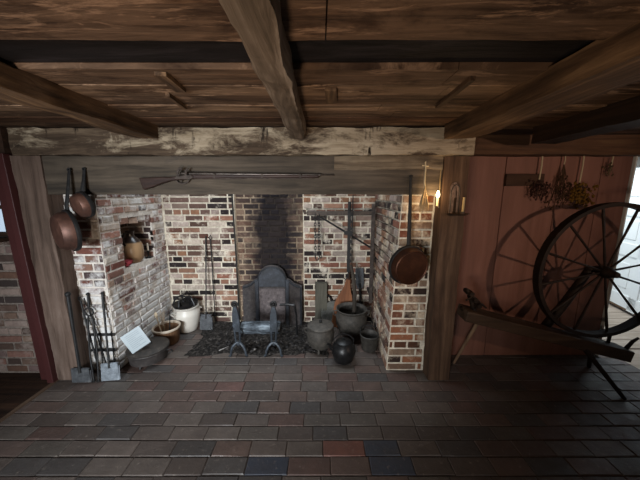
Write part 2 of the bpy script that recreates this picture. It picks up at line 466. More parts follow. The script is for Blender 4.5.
M['brick_back'] = brickmat('brick_back', '#cdc2b2', (.53, .67))
M['mortar'] = mortarmat('lime_mortar', '#cdc4b3', '#9a8f80')
M['brick_soot'] = brickmat('brick_sooty', '#93806d', (.5, .75), soot_fn)
M['mortar_soot'] = mortarmat('mortar_sooty', '#9f8d78', '#6d5e50', soot_fn)
M['brick_white'] = brickmat('brick_limewashed', '#c9c7c4', (.48, .63), low=.14)
M['mortar_white'] = mortarmat('mortar_white', '#d0c9c0', '#a49a90')
M['brick_red'] = brickmat('brick_red', '#b9aa94', (.49, .66))
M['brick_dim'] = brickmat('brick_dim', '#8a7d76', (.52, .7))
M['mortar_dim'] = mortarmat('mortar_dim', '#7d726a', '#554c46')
M['brick_niche'] = brickmat('brick_niche', '#7a6a5e', (.55, .75), dark_mottle)

# back of the fireplace, with the sooty middle set back a little
XB0, XB1, YB, ZT = -1.70, .62, 2.945, 2.5
mb = MB()
bricks(mb, (XB0, YB, 0), (-.93, YB, 0), (-.93, YB, ZT), (XB0, YB, ZT), seed=1, header_every=4)
bricks(mb, (-.185, YB, 0), (XB1, YB, 0), (XB1, YB, ZT), (-.185, YB, ZT), seed=2, header_every=4)
slab(mb, (XB0 - .3, YB + .001, -.1), (-.93, YB + .25, ZT)); slab(mb, (-.185, YB + .001, -.1), (XB1 + .3, YB + .25, ZT))
struct(mb.build('wall_back', [M['brick_back'], M['mortar']], smooth=False))
mb = MB()
bricks(mb, (-.93, YB + .035, 0), (-.185, YB + .035, 0), (-.185, YB + .035, ZT), (-.93, YB + .035, ZT), seed=3, bl=.19, bh=.062, pal=PAL_S, header_every=3)
slab(mb, (-.93, YB + .036, -.1), (-.185, YB + .25, ZT))
struct(mb.build('wall_back', [M['brick_soot'], M['mortar_soot']], smooth=False))

# left pier and cheek with the niche
N0, N1, NZ0, NZ1 = 2.30, 2.74, .835, 1.275
CX = -1.715
mb = MB()
bricks(mb, (-2.1, 2.08, 0), (CX, 2.08, 0), (CX, 2.08, 1.95), (-2.1, 2.08, 1.95), seed=4, pal=PAL_W, header_every=3)
bricks(mb, (CX, 2.08, 0), (CX, YB, 0), (CX, YB, ZT), (CX, 2.08, ZT), seed=5, pal=PAL_W, skip=[(N0 - 2.08, N1 - 2.08, NZ0, NZ1)], header_every=4)
B0, B1 = -2.11, CX - .001
slab(mb, (B0, 2.081, -.1), (B1, N0, ZT)); slab(mb, (B0, N1, -.1), (B1, YB + .2, ZT))
slab(mb, (B0, N0, -.1), (B1, N1, NZ0)); slab(mb, (B0, N0, NZ1), (B1, N1, ZT)); slab(mb, (B0, N0, NZ0), (-1.97, N1, NZ1))
# broken brick at the head of the niche
for i, (yy, ww) in enumerate(((2.36, .10), (2.48, .11), (2.60, .10), (2.69, .08))):
    mb.mat = 0; c = PAL_W[i]; mb.col = c; mb.box((CX - .07, yy, NZ1 - .022 - .012 * (i % 2)), (.13, ww, .055), jit=.006)
struct(mb.build('wall_left', [M['brick_white'], M['mortar_white']], smooth=False))
mb = MB()
bricks(mb, (-1.965, N0, NZ0), (-1.965, N1, NZ0), (-1.965, N1, NZ1), (-1.965, N0, NZ1), seed=6, pal=PAL_S)
bricks(mb, (-1.97, N1, NZ0), (CX - .01, N1, NZ0), (CX - .01, N1, NZ1), (-1.97, N1, NZ1), seed=61, pal=PAL_W)
struct(mb.build('wall_left', [M['brick_niche'], M['mortar_dim']], smooth=False))

# right pier (its inner corner leans) and cheek
mb = MB()
fb, ft = (.565, 2.08, 0), (.645, 2.08, 1.95)
bricks(mb, fb, (.87, 2.08, 0), (.87, 2.08, 1.95), ft, seed=7, pal=PAL_R, header_every=4)
bricks(mb, (.60, YB, 0), fb, ft, (.60, YB, 1.95), seed=8, pal=PAL, header_every=4)
mb.mat = 1; mb.col = (1, 1, 1, 1)
mb.add([(.566, 2.081, -.02), (.95, 2.081, -.02), (.95, 3.15, -.02), (.602, 3.15, -.02), (.646, 2.081, 1.95), (.95, 2.081, 1.95), (.95, 3.15, 1.95), (.602, 3.15, 1.95)],
       [(0, 3, 2, 1), (4, 5, 6, 7), (0, 1, 5, 4), (1, 2, 6, 5), (2, 3, 7, 6), (3, 0, 4, 7)])
slab(mb, (.62, 2.1, 1.95), (.95, 3.15, ZT)); mb.mat = 0
struct(mb.build('wall_right', [M['brick_red'], M['mortar']], smooth=False))
# front of the flue above the mantel beam
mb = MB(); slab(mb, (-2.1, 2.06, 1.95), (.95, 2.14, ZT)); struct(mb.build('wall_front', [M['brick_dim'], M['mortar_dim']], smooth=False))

# outer wall of the left passage, brick below a window
mb = MB()
bricks(mb, (-3.9, 2.05, 0), (-2.13, 2.05, 0), (-2.13, 2.05, 1.16), (-3.9, 2.05, 1.16), seed=9, pal=PAL_S + PAL_W[3:6])
slab(mb, (-3.9, 2.051, -.06), (-2.12, 2.2, 1.16)); slab(mb, (-2.40, 2.051, 1.16), (-2.12, 2.2, 1.98)); slab(mb, (-3.9, 2.051, 1.16), (-3.3, 2.2, 1.98)); slab(mb, (-3.3, 2.051, 1.8), (-2.4, 2.2, 1.98))
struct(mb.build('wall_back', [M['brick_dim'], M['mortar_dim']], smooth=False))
wn = bpy.data.objects.new('window_1', None); C.objects.link(wn); struct(wn); wn.location = (-2.85, 2.1, 1.16)
mb = MB()
for x in (-.43, 0, .43): mb.box((x, 0, .32), (.035, .05, .64))
for z in (.015, .225, .43, .625): mb.box((0, 0, z), (.9, .045, .03))
mb.build('window_frame', M['darkwood'], wn, smooth=False)
t = NT('window_glass'); t.b.inputs['Transmission Weight'].default_value = 1; t.b.inputs['Base Color'].default_value = (.95, .97, 1, 1); M['glass'] = t.set(.02, 0, .5)
mb = MB(); mb.box((0, .01, .32), (.86, .004, .62)); mb.build('pane', M['glass'], wn, smooth=False)
mb = MB(); mb.box((0, -.06, -.015), (.95, .14, .03)); mb.build('window_sill', M['darkwood'], wn, smooth=False)

# red-brown board wall on the right
YW = 2.30
mb = MB(); xs = [1.00, 1.535, 1.98, 2.33, 2.575]
for a, b in zip(xs, xs[1:]): mb.box(((a + b) / 2, YW + .02, .94), (b - a - .006, .04, 1.90), jit=.001)
mb.box((1.78, YW + .06, .97), (1.58, .05, 2.02)); 
struct(mb.build('wall_back', M['redboard'], smooth=False, bevel=.002))
mb = MB(); mb.box((1.69, YW - .012, 1.597), (.312, .025, .098)); struct(mb.build('trim_2', wood('dark_cleat', '#2b1d14', '#3f2c20', '#523a2a', 'X'), smooth=False, bevel=.003))
mb = hewn(1.06, 3.9, 2.17, 2.38, 1.785, 1.945, 'X', 40, .006); struct(mb.build('trim_3', M['trimwood'], smooth=False))

mb = MB(); slab(mb, (1.0, 2.12, 1.93), (4.7, 2.42, 2.06)); struct(mb.build('wall_back', [M['darkwood'], M['darkwood']], smooth=False))
# doorway at the right end of that wall, and the white door beyond
M['white'] = plain('white_paint', '#e8ebe8', .45, 0, .4, .06, 4, .05)
d1 = bpy.data.objects.new('door_1', None); C.objects.link(d1); struct(d1); d1.location = (2.58, YW, 0)
mb = MB(); mb.box((.004, .08, .9), (.012, .2, 1.8)); mb.box((.6, .02, 1.745), (1.1, .07, .09)); mb.box((1.15, .02, .9), (.12, .07, 1.8))
mb.build('door_frame', M['white'], d1, smooth=False, bevel=.004)
fj = MB(); fj.box((3.80, 3.86, .95), (.42, .06, 2.0)); fj.box((4.0, 3.82, .95), (.06, .1, 2.0)); struct(fj.build('door_frame', M['white'], smooth=False, bevel=.004))
leaf = bpy.data.objects.new('door_2', None); C.objects.link(leaf); struct(leaf); leaf.location = (4.0, 3.66, .03)
leaf.rotation_euler = (0, 0, math.atan2(2.62 - 3.66, 3.72 - 4.0))
mb = MB()
mb.box((.55, 0, .95), (1.06, .03, 1.9))
for x in (.07, .55, 1.03): mb.box((x, 0, .95), (.12, .05, 1.9))
for z in (.1, .75, 1.25, 1.83): mb.box((.55, 0, z), (1.06, .05, .16))
mb.build('door_leaf', M['white'], leaf, smooth=False, bevel=.004)
mb = MB()
for x in (.31, .79):
    for z in (.42, 1.0, 1.53): mb.box((x, 0, z), (.22, .044, .32 if z < .9 else .24))
mb.build('door_panel', M['white'], leaf, smooth=False, bevel=.008)
mb = MB(); mb.box((.5, .06, .02), (1.2, .16, .05)); mb.build('door_sill', wood('door_sill_wood', '#4f3b2b', '#6e5440', '#806650', 'X'), leaf, smooth=False)

# ------------------------------------------------------------------ timber frame
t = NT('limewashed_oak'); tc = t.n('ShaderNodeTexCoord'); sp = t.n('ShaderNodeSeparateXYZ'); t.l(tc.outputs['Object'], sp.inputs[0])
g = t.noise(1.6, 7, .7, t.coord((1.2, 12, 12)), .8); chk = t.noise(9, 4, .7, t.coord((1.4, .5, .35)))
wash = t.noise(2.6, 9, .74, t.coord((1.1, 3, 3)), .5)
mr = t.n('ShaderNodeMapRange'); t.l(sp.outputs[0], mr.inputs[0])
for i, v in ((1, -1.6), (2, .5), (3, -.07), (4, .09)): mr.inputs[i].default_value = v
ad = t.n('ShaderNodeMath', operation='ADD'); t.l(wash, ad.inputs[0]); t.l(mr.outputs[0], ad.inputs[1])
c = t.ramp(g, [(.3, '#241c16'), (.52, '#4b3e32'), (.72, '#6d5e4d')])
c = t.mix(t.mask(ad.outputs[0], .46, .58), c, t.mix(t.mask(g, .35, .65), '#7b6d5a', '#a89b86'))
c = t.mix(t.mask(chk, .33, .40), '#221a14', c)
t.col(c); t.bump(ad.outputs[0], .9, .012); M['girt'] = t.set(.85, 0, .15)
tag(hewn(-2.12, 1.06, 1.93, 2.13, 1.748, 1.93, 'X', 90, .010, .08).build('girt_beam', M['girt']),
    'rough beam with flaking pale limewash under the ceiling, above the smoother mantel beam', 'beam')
tag(hewn(-1.95, .865, 1.965, 2.10, 1.482, 1.746, 'X', 70, .005).build('mantel_beam', M['lintel']),
    'wide smoke-grey mantel beam carrying the musket over the fireplace', 'beam')
tag(hewn(.10, .862, 1.952, 1.97, 1.655, 1.746, 'X', 40, .008).build('timber_slab', wood('split_oak', '#2c241d', '#6a5c4b', '#94856f', 'X', bump=1.0)),
    'rough split timber strip under the pale girt, right of the musket muzzle', 'timber')
tag(hewn(-2.165, -1.955, 1.955, 2.075, 0, 1.748, 'Z', 36, .007).build('timber_post', M['post']),
    'grey-brown upright timber post at the left end of the mantel beam', 'post')
tag(hewn(.872, 1.045, 1.955, 2.07, 0, 1.745, 'Z', 36, .006).build('timber_post', M['post_r']),
    'brown upright timber post right of the brick pier, holding the tin sconce', 'post')
mb = MB(); mb.box((-2.235, 1.99, .88), (.14, .07, 1.76)); mb.box((-2.19, 1.97, .88), (.05, .11, 1.76))
struct(mb.build('trim_4', M['jamb'], smooth=False, bevel=.004))
mb = MB(); mb.box((-3.05, 1.99, 1.85), (1.75, .1, .18)); struct(mb.build('trim_5', M['darkwood'], smooth=False))
tag(hewn(-.205, -.092, .1, 1.98, 1.858, 1.955, 'Y', 60, .011, .45, 5).build('ceiling_beam', M['log']),
    'round hewn log beam in the middle of the ceiling, running to the pale girt', 'beam')
tag(hewn(-1.245, -1.10, -.4, 1.98, 1.855, 1.95, 'Y', 60, .009, .1).build('ceiling_beam', M['beam_y']),
    'squared ceiling beam left of the middle log, above the hanging copper pans', 'beam')
tag(hewn(.83, 1.035, -.2, 1.90, 1.85, 1.95, 'Y', 60, .009, .1).build('ceiling_beam', M['beam_y']),
    'broad brown ceiling beam ending above the post with the sconce', 'beam')
tag(hewn(1.49, 1.66, -.2, 2.0, 1.835, 1.95, 'Y', 60, .006).build('ceiling_beam', M['beam_dark']),
    'nearly black ceiling beam farthest right, above the spinning wheel wall', 'beam')

# ------------------------------------------------------------------ musket on the mantel beam
k = .00704
g0 = thing('musket', 'long flintlock musket lying flat against the smoke-grey mantel beam', 'gun', (-1.262, 1.945, 1.605))
def gp(px, py): return ((px - 140) * k, (176 - py) * k)
mb = MB(); mb.prism([gp(*q) for q in ((140, 177.2), (143.2, 188.8), (150, 187), (162, 182.6), (172, 180), (179, 179.3), (192, 178.2), (230, 177.6), (318, 177.2), (318, 174.6), (192, 174.0), (180, 175), (171, 176.6), (164, 176.4))], -.022, .018)
mb.build('stock', wood('walnut_stock', '#1c1310', '#33241f', '#47342c', 'X', .5), g0, bevel=.006)
mb = MB(); x0, z0 = gp(181, 173); x1, z1 = gp(320, 174.2); x2, z2 = gp(333, 174.4)
mb.tube([(x0, 0, z0), (x1, 0, z1)], [.0145, .010], 12); mb.tube([(x1 - .01, 0, z1), (x2, 0, z2)], .0055, 8)
mb.build('barrel', iron('browned_barrel', '#2b2522', '#4a423c', '#6b625a', .35, .6), g0)
mb = MB(); mb.prism([gp(*q) for q in ((176, 178.6), (178, 175.2), (192, 174.6), (195, 176.3), (192, 178.4))], -.03, -.02)
mb.build('lock_plate', M['ironrust'], g0, bevel=.002)
mb = MB()
mb.tube([(*gp(181, 176)[:1], -.034, gp(181, 176)[1]), (gp(180, 172)[0], -.036, gp(180, 172)[1]), (gp(182.5, 168.6)[0], -.036, gp(182.5, 168.6)[1]), (gp(185, 168.8)[0], -.036, gp(185, 168.8)[1])], [.010, .008, .009, .006], 8)
mb.tube([(gp(188, 175)[0], -.034, gp(188, 175)[1]), (gp(188.5, 170)[0], -.034, gp(188.5, 170)[1]), (gp(190.5, 168.4)[0], -.034, gp(190.5, 168.4)[1])], [.010, .007, .006], 8)
mb.build('hammer', M['ironrust'], g0)
mb = MB(); mb.tube([(gp(a, b)[0], 0, gp(a, b)[1]) for a, b in ((175, 178.8), (177.5, 182), (182, 183), (186.5, 181.6), (189, 178.4))], .005, 8)
mb.tube([(gp(181, 178.5)[0], 0, gp(181, 178.5)[1]), (gp(180.2, 181.6)[0], 0, gp(180.2, 181.6)[1])], .004, 6)
mb.build('trigger_guard', M['ironrust'], g0)
mb = MB(); a, b = gp(196, 178), gp(312, 177.6); mb.tube([(a[0], -.012, a[1]), (b[0], -.012, b[1])], .004, 8); mb.build('ramrod', M['ironrust'], g0)
for px in (215, 262, 300):
    mb = MB(); q = gp(px, 175.4); mb.box((q[0], -.002, q[1]), (.014, .044, .034)); mb.build('barrel_band', M['ironrust'], g0, bevel=.004)

# ------------------------------------------------------------------ copper pans
def pan(name, label, loc, r, deep, axis, handle_h, mat, lean=0, grp=None, flat=False):
    t = thing(name, label, 'pan', loc, (0, 0, 0), grp)
    q = Vector(axis).normalized().to_track_quat('Z', 'Y').to_matrix().to_4x4()
    mb = MB(); prof = [(0, deep), (r*.55, deep*.97), (r*.8, deep*.88), (r*.93, deep*.62), (r*.98, deep*.2), (r, 0), (r*.97, -.004), (r*.9, deep*.15), (r*.5, deep*.4), (0, deep*.42)]
    if flat: prof[1:4] = [(r*.6, deep), (r*.84, deep*.97), (r*.88, deep*1.08), (r*.92, deep*1.02), (r*.95, deep*.7)]
    mb.lathe(prof, q, 40); mb.build('bowl', mat, t)
    mb = MB(); mb.lathe([(r*.96, -.014), (r*1.05, -.012), (r*1.07, 0), (r*1.05, .01), (r*.985, .012), (r*.96, 0)], q, 36); mb.build('rim', M['iron'], t)
    mb = MB(); yb = .03 - lean
    mb.tube([(0, 0, r*.96), (0, .0, r*1.25), (0, lean*.5, handle_h*.7), (0, lean, handle_h)], [.013, .011, .009, .007], 8, (1.4, .7))
    mb.lathe([(.006, -.003), (.013, -.003), (.013, .003), (.006, .003)], Matrix.Translation((0, lean, handle_h + .01)) @ Matrix.Rotation(PI/2, 4, 'X'), 14)
    mb.build('handle', M['iron'], t)
    mb = MB(); mb.tube([(0, lean - .012, handle_h + .012), (0, lean + .05, handle_h + .012)], .0035, 6); mb.build('hook', M['iron'], t)
    return t
pan('warming_pan', 'larger copper pan hanging from the left end of the mantel beam', (-1.752, 1.88, 1.232), .140, .085, (-.62, -1, -.08), .41, M['copper'], .06)
pan('warming_pan', 'smaller copper pan hanging just right of the larger one by the left post', (-1.655, 1.915, 1.412), .088, .06, (-.45, -1, -.25), .235, M['copper'], .035)
pan('warming_pan', 'wide brown copper warming pan hanging before the right brick pier', (.642, 1.92, .972), .142, .06, (.26, -1, -.14), .625, M['copper_r'], .035, flat=True)

# ------------------------------------------------------------------ pale hank, bulb, sconce
hk = thing('flax_hank', 'pale hank of dried fibres hanging by a cord beside the right copper pan', 'flax', (.735, 1.93, 1.37))
mb = MB(); mb.tube([(0, .02, .335), (.002, .012, .28), (-.004, .0, .2), (-.002, -.01, .13)], .0055, 6); mb.tube([(-.022, .015, .312), (.024, .015, .306)], .004, 6); mb.tube([(0, .06, .33), (0, .01, .335)], .004, 6)
mb.build('cord', plain('pale_cord', '#c9b794', .9), hk)
mb = MB()
for i in range(30):
    a = random.uniform(-.03, .03); b = random.uniform(-.016, .016)
    mb.tube([(-.002, -.01, .14 + random.uniform(0, .03)), (a*.6, -.01 + b*.6, .09), (a*.9, -.01 + b, .05), (a*1.1 + random.uniform(-.008, .008), -.01 + b, random.uniform(-.02, .03))], [.003, .0035, .003, .0012], 5)
mb.build('fibres', plain('flax_fibre', '#a08864', .95), hk)

bl = thing('candle_bulb', 'small glowing warm bulb fixed to the left edge of the sconce post', 'light', (.838, 1.945, 1.45))
t = NT('bulb_glow'); t.b.inputs['Emission Color'].default_value = (1, .72, .36, 1); t.b.inputs['Emission Strength'].default_value = 9; M['bulb'] = t.set(.3)
mb = MB(); mb.lathe([(0, .012), (.008, .013), (.012, .022), (.013, .032), (.009, .046), (.004, .058), (0, .062)], None, 16); mb.build('bulb', M['bulb'], bl)
mb = MB(); mb.lathe([(.006, -.05), (.009, -.05), (.009, .012), (.006, .013)], None, 14); mb.tube([(.004, .01, -.04), (.022, .02, -.06)], .004, 6); mb.build('socket', plain('candle_sleeve', '#bfae8e', .6), bl)
mb = MB(); mb.tube([(.0, .012, -.03), (.016, .012, .04), (.012, .012, .15), (.014, .012, .22)], .003, 6); mb.build('cord', plain('lamp_cord', '#8d7a58', .7), bl)

sc = thing('candle_sconce', 'tin wall sconce with a round tray and an unlit candle on the right post', 'sconce', (.965, 1.90, 1.338))
mb = MB(); mb.lathe([(0, 0), (.06, 0), (.074, .012), (.078, .014), (.07, .006), (.055, .004), (0, .004)], None, 30, 1, .68); mb.build('tray', iron('dark_tin', '#2b211b', '#4a3a2e', '#6a5542', .45, .5), sc)
mb = MB(); pl = [(-.042, 0), (.02, 0), (.02, .16)] + [(-.011 + .031*math.cos(R(a)), .185 + .045*math.sin(R(a))) for a in range(0, 181, 20)] + [(-.042, .16)]
mb.prism(pl, .05, .054); mb.build('back_plate', iron('back_tin', '#2f251e', '#4a3b30', '#6b594a', .4, .5), sc)
mb = MB(); mb.tube([(-.04, .03, .004), (-.042, .03, .16), (-.03, .03, .2), (-.01, .03, .215), (.012, .03, .2), (.02, .03, .16), (.02, .03, .004)], .003, 6); mb.build('wire_hoop', M['iron'], sc)
mb = MB(); mb.tube([(.036, 0, .02), (.038, 0, .125)], [.0085, .0075], 12); mb.build('candle', plain('tallow', '#9a8660', .6, 0, .4, .1), sc)
mb = MB(); mb.lathe([(.011, .003), (.013, .003), (.013, .026), (.011, .026)], Matrix.Translation((.036, 0, 0)), 14); mb.build('candle_cup', M['ironrust'], sc)

# ------------------------------------------------------------------ niche contents
jg = thing('stoneware_jug', 'two-tone stoneware jug with dark shoulder in the brick niche', 'jug', (-1.80, 2.53, .836))
def lathe_part(name, prof, mat, par, seg=28, **kw):
    mb = MB(); mb.lathe(prof, None, seg, **kw); return mb.build(name, mat, par)
t = NT('jug_glaze'); tc = t.n('ShaderNodeTexCoord'); sp = t.n('ShaderNodeSeparateXYZ'); t.l(tc.outputs['Object'], sp.inputs[0])
t.col(t.ramp(sp.outputs[2], [(.0, '#80654a'), (.185, '#927556'), (.2, '#241a16'), (.4, '#241a16')])); M['jug'] = t.set(.3, 0, .5)
lathe_part('body', [(0, 0), (.068, 0), (.088, .03), (.097, .09), (.094, .15), (.078, .2), (.05, .235), (.034, .25), (.03, .28), (.04, .30), (.036, .302), (.024, .285), (0, .27)], M['jug'], jg)
mb = MB(); mb.tube([(0, -.03, .285), (0, -.075, .285), (0, -.1, .25), (0, -.094, .19), (0, -.08, .17)], [.009, .009, .01, .01, .008], 8); mb.build('handle', plain('jug_handle_glaze', '#241a16', .3), jg)
cl = MB()
for i in range(9):
    cl.ball((random.uniform(-.05, .05), random.uniform(-.06, .05), random.uniform(.016, .04)), random.uniform(.018, .03), 10, (1.1, 1.2, .75), .05)
o = cl.build('cloth', plain('red_cloth', '#7a2f34', .95, 0, .1, .5, 40, .6)); o.location = (-1.765, 2.40, .836)
tag(o, 'crumpled red cloth in the near corner of the brick niche', 'cloth')
ck = thing('candlestick', 'small black candlestick with a white candle on the niche ledge', 'candlestick', (-1.755, 2.695, .836))
lathe_part('base', [(0, 0), (.035, 0), (.036, .006), (.015, .012), (.008, .02), (.008, .055), (.014, .06), (.014, .075), (.01, .076), (0, .07)], M['castblack'], ck, 20)
mb = MB(); mb.tube([(0, 0, .065), (0, 0, .15)], [.009, .008], 12); mb.build('candle', plain('wax', '#d9d2c4', .5, 0, .4, .05), ck)
mb = MB(); mb.tube([(.0, -.03, .006), (0, -.05, .02), (0, -.045, .04), (0, -.012, .045)], .003, 6); mb.build('handle', M['castblack'], ck)

# ------------------------------------------------------------------ fire irons leaning on the left pier
def shovel(name, label, foot, top, bw, bl, tops, mat_b, handle_r=.007, ball=.016, width_dir=None, blade_tilt=None):
    """long-handled shovel: blade on the floor at foot, handle up to top (world points)"""
    foot = Vector(foot); top = Vector(top)
    t = thing(name, label, 'shovel', foot)
    d = top - foot; dn = d.normalized(); b0 = dn * .0; b1 = dn * bl
    side = Vector((1, 0, 0)); side = (side - dn * side.dot(dn)).normalized(); nn = side.cross(dn).normalized()
    mb = MB()
    out = [(-.5, 0), (.5, 0), (.5, .82), (.36, 1.0), (-.36, 1.0), (-.5, .82)] if tops == 'shoulder' else [(-.5, 0), (.5, 0), (.47, 1.0), (-.47, 1.0)]
    pts = [side * (x * bw) + dn * (z * bl) for x, z in out]; n = len(pts)
    mb.add([p - nn * .002 for p in pts] + [p + nn * .002 for p in pts], [tuple(range(n)), tuple(range(2*n-1, n-1, -1))] + [(i, (i+1) % n, (i+1) % n + n, i + n) for i in range(n)])
    for sgn in (-1, 1):
        e0 = side * (sgn * bw * .495) ; e1 = side * (sgn * bw * .48) + dn * (bl * .84)
        mb.tube([e0 - nn*.004, e1 - nn*.012], .004, 6)
    mb.tube([side*(-bw*.47) + dn*bl - nn*.008, side*(bw*.47) + dn*bl - nn*.008], .005, 6)
    mb.build('blade', mat_b, t)
    mb = MB(); mb.tube([dn * (bl*.75), dn * (bl*1.2), d * .6, d * .9, d], [handle_r*1.3, handle_r, handle_r*.9, handle_r*1.2, handle_r*1.1], 8); mb.build('handle', M['iron'], t)
    if ball:
        mb = MB(); mb.ball(d, ball, 12); mb.build('knob', M['iron'], t)
    return t
shovel('fire_shovel', 'iron fire shovel with dull blade leaning against the left post', (-1.900, 1.922, .004), (-1.915, 1.946, .735), .150, .115, 'flat', M['irongrey'], .011, .020)
shovel('fire_shovel', 'iron fire shovel with pale bluish blade beside the tongs', (-1.688, 1.945, .004), (-1.748, 2.06, .70), .145, .135, 'flat', M['steel'], .008, .012)
tg = thing('fire_tongs', 'iron fire tongs with a round hinge leaning between the two fire shovels', 'tongs', (-1.795, 1.935, .004))
top = Vector((-1.868, 2.062, .69)) - tg.location
def tp(f, dx=0, dy=0): return (top.x * f + dx, top.y * f + dy, top.z * f)
for s_ in (-1, 1):
    mb = MB(); mb.tube([tp(0, s_*.018), tp(.3, s_*.030), tp(.58, s_*.024), tp(.70, s_*.020), tp(.745, s_*.012)], [.007, .007, .007, .008, .007], 8); mb.build('arm', M['iron'], tg)
    mb = MB(); mb.ball((s_*.018, -.004, .004), .014, 10, (1, 1, .5)); mb.build('tip', M['iron'], tg)
mb = MB(); mb.tube([tp(.85), tp(.93), tp(1.0)], [.008, .009, .008], 8); mb.ball(tp(1.0), .014, 10); mb.build('handle', M['iron'], tg)
mb = MB()
q = [(tp(.80)[0] + .034*math.cos(a), tp(.80)[1] - .005, tp(.80)[2] + .034*math.sin(a)) for a in [i * PI / 8 for i in range(17)]]
mb.tube(q, .006, 8); mb.build('hinge', M['iron'], tg)
for nm, lb, foot, tpv, r in (('poker', 'iron poker slanting behind the tongs from the leftmost fire shovel', (-1.79, 1.975, .006), (-1.922, 2.048, .64), .007),
                             ('toasting_fork', 'thin iron fork slanting just right of the slanted poker', (-1.745, 2.01, .006), (-1.885, 2.066, .58), .006)):
    t = thing(nm, lb, 'fire iron', foot); d = Vector(tpv) - Vector(foot)
    mb = MB(); mb.tube([(0, 0, 0), d * .5, d], [r*.7, r, r], 8); mb.build('shaft', M['iron'], t)
    mb = MB()
    if nm == 'poker':
        mb.tube([d, d + Vector((-.014, 0, .012)), d + Vector((-.012, 0, .032)), d + Vector((.006, 0, .03))], .006, 8); mb.build('hook', M['iron'], t)
    else:
        for s_ in (-1, 1): mb.tube([d, d + Vector((s_*.016, 0, .02)), d + Vector((s_*.016 - .008, 0, .075))], [.005, .005, .003], 6)
        mb.build('tines', M['iron'], t)
gr = thing('gridiron', 'small iron gridiron with two crossbars standing against the white brick pier', 'gridiron', (-1.805, 2.045, 0), (R(-4), 0, 0))
for x in (-.075, -.025, .025, .075):
    mb = MB(); mb.tube([(x, .005, .0), (x*.96, .005, .36)], .005, 6); mb.build('rod', M['iron'], gr)
for z in (.20, .335):
    mb = MB(); mb.box((0, 0, z), (.21, .012, .022)); mb.build('crossbar', M['iron'], gr, bevel=.003)

# ------------------------------------------------------------------ Dutch oven, card, tub, crock, peel
do = thing('dutch_oven', 'wide shallow iron pot with domed lid behind the pale fire shovel', 'pot', (-1.545, 2.222, 0))
lathe_part('body', [(0, .018), (.125, .018), (.15, .03), (.158, .10), (.163, .112), (.168, .115), (.166, .122), (.15, .12), (0, .1)], iron('oven_iron', '#262322', '#3b3634', '#544d48', .6, .15), do, 36)
lathe_part('lid', [(.15, .122), (.166, .124), (.168, .134), (.158, .14), (.10, .156), (.03, .165), (0, .166)], iron('lid_iron', '#262422', '#38332f', '#544d46', .6, .25), do, 36)
mb = MB(); mb.tube([(-.035, 0, .162), (-.03, 0, .185), (0, 0, .192), (.03, 0, .185), (.035, 0, .162)], .006, 8); mb.build('lid_handle', M['iron'], do)
for a in (30, 150, 270):
    mb = MB(); mb.tube([(.12*math.cos(R(a)), .12*math.sin(R(a)), .03), (.135*math.cos(R(a)), .135*math.sin(R(a)), 0)], [.014, .009], 8); mb.build('foot', M['iron'], do)
mb = MB(); mb.tube([(.165, 0, .10), (.195, .01, .10), (.2, .03, .07), (.17, .02, .06)], .006, 6); mb.build('ear', M['iron'], do)
cd = thing('notice_card', 'tilted white plastic-covered notice card standing on the shallow iron pot', 'card', (-1.535, 2.13, .175), (R(-16), R(-26), R(34)))
mb = MB(); mb.box((0, 0, .09), (.155, .004, .175)); mb.build('sheet', plain('white_card', '#8f9a9f', .4, 0, .4, .08, 6, .02), cd, smooth=False)
mb = MB()
for i in range(9):
    L = .105 * (1 if i % 4 != 3 else .6)
    mb.box((-.0525 + L / 2, -.0025, (.155 - i * .0155)), (L, .001, .003))
mb.build('printed_lines', plain('faint_print', '#727c82', .5), cd, smooth=False)
mb = MB(); mb.box((0, .014, .0), (.14, .05, .004)); mb.tube([(0, .005, .15), (0, .075, .0)], .003, 6); mb.build('stand', M['iron'], cd)

tb = thing('wooden_tub', 'wooden tub with a pale rim holding kitchen tools by the left cheek wall', 'tub', (-1.545, 2.522, 0))
lathe_part('body', [(0, 0), (.100, 0), (.110, .03), (.121, .150), (.124, .160), (.114, .160), (.104, .05), (0, .035)], wood('tub_staves', '#4a3424', '#6b4e38', '#86684c', 'Z', k=2), tb, 30)
lathe_part('rim', [(.113, .153), (.123, .149), (.130, .155), (.130, .169), (.123, .175), (.114, .169)], plain('pale_rim', '#b8aa98', .6), tb, 30)
def simple_tool(name, label, cat, loc, pts, r, mat, head=None):
    t = thing(name, label, cat, loc); mb = MB(); mb.tube(pts, r, 8); mb.build('handle', mat, t)
    if head: head(t)
    return t
simple_tool('wooden_spoon', 'pale wooden spoon standing in the tub, leaning on the cheek wall', 'spoon', (-1.575, 2.50, .04), [(0, 0, 0), (-.03, .01, .12), (-.055, .02, .22)], .006, plain('pale_stick', '#a89880', .8),
            lambda t: (lambda mb: (mb.ball((-.062, .022, .25), .026, 12, (.7, .35, 1.2)), mb.build('bowl', plain('pale_spoon', '#b0a088', .8), t)))(MB()))
simple_tool('iron_ladle', 'dark iron ladle with a hooked handle standing in the wooden tub', 'ladle', (-1.53, 2.52, .04), [(0, 0, 0), (.012, .02, .15), (.018, .03, .27), (.032, .03, .29), (.045, .03, .275)], .005, M['iron'],
            lambda t: (lambda mb: (mb.ball((0, 0, .012), .028, 12, (1, 1, .5)), mb.build('bowl', M['iron'], t)))(MB()))
simple_tool('whisk', 'bundle of pale birch twigs standing upright in the wooden tub', 'whisk', (-1.59, 2.54, .04), [(0, 0, 0), (.0, .01, .12)], .010, plain('whisk_bind', '#7d6a52', .9),
            lambda t: (lambda mb: ([mb.tube([(0, .01, .11), (random.uniform(-.04, .03), .01 + random.uniform(-.03, .03), .2 + random.uniform(0, .11))], [.003, .0015], 5) for _ in range(16)], mb.build('twigs', plain('birch_twig', '#9a8a78', .9), t)))(MB()))

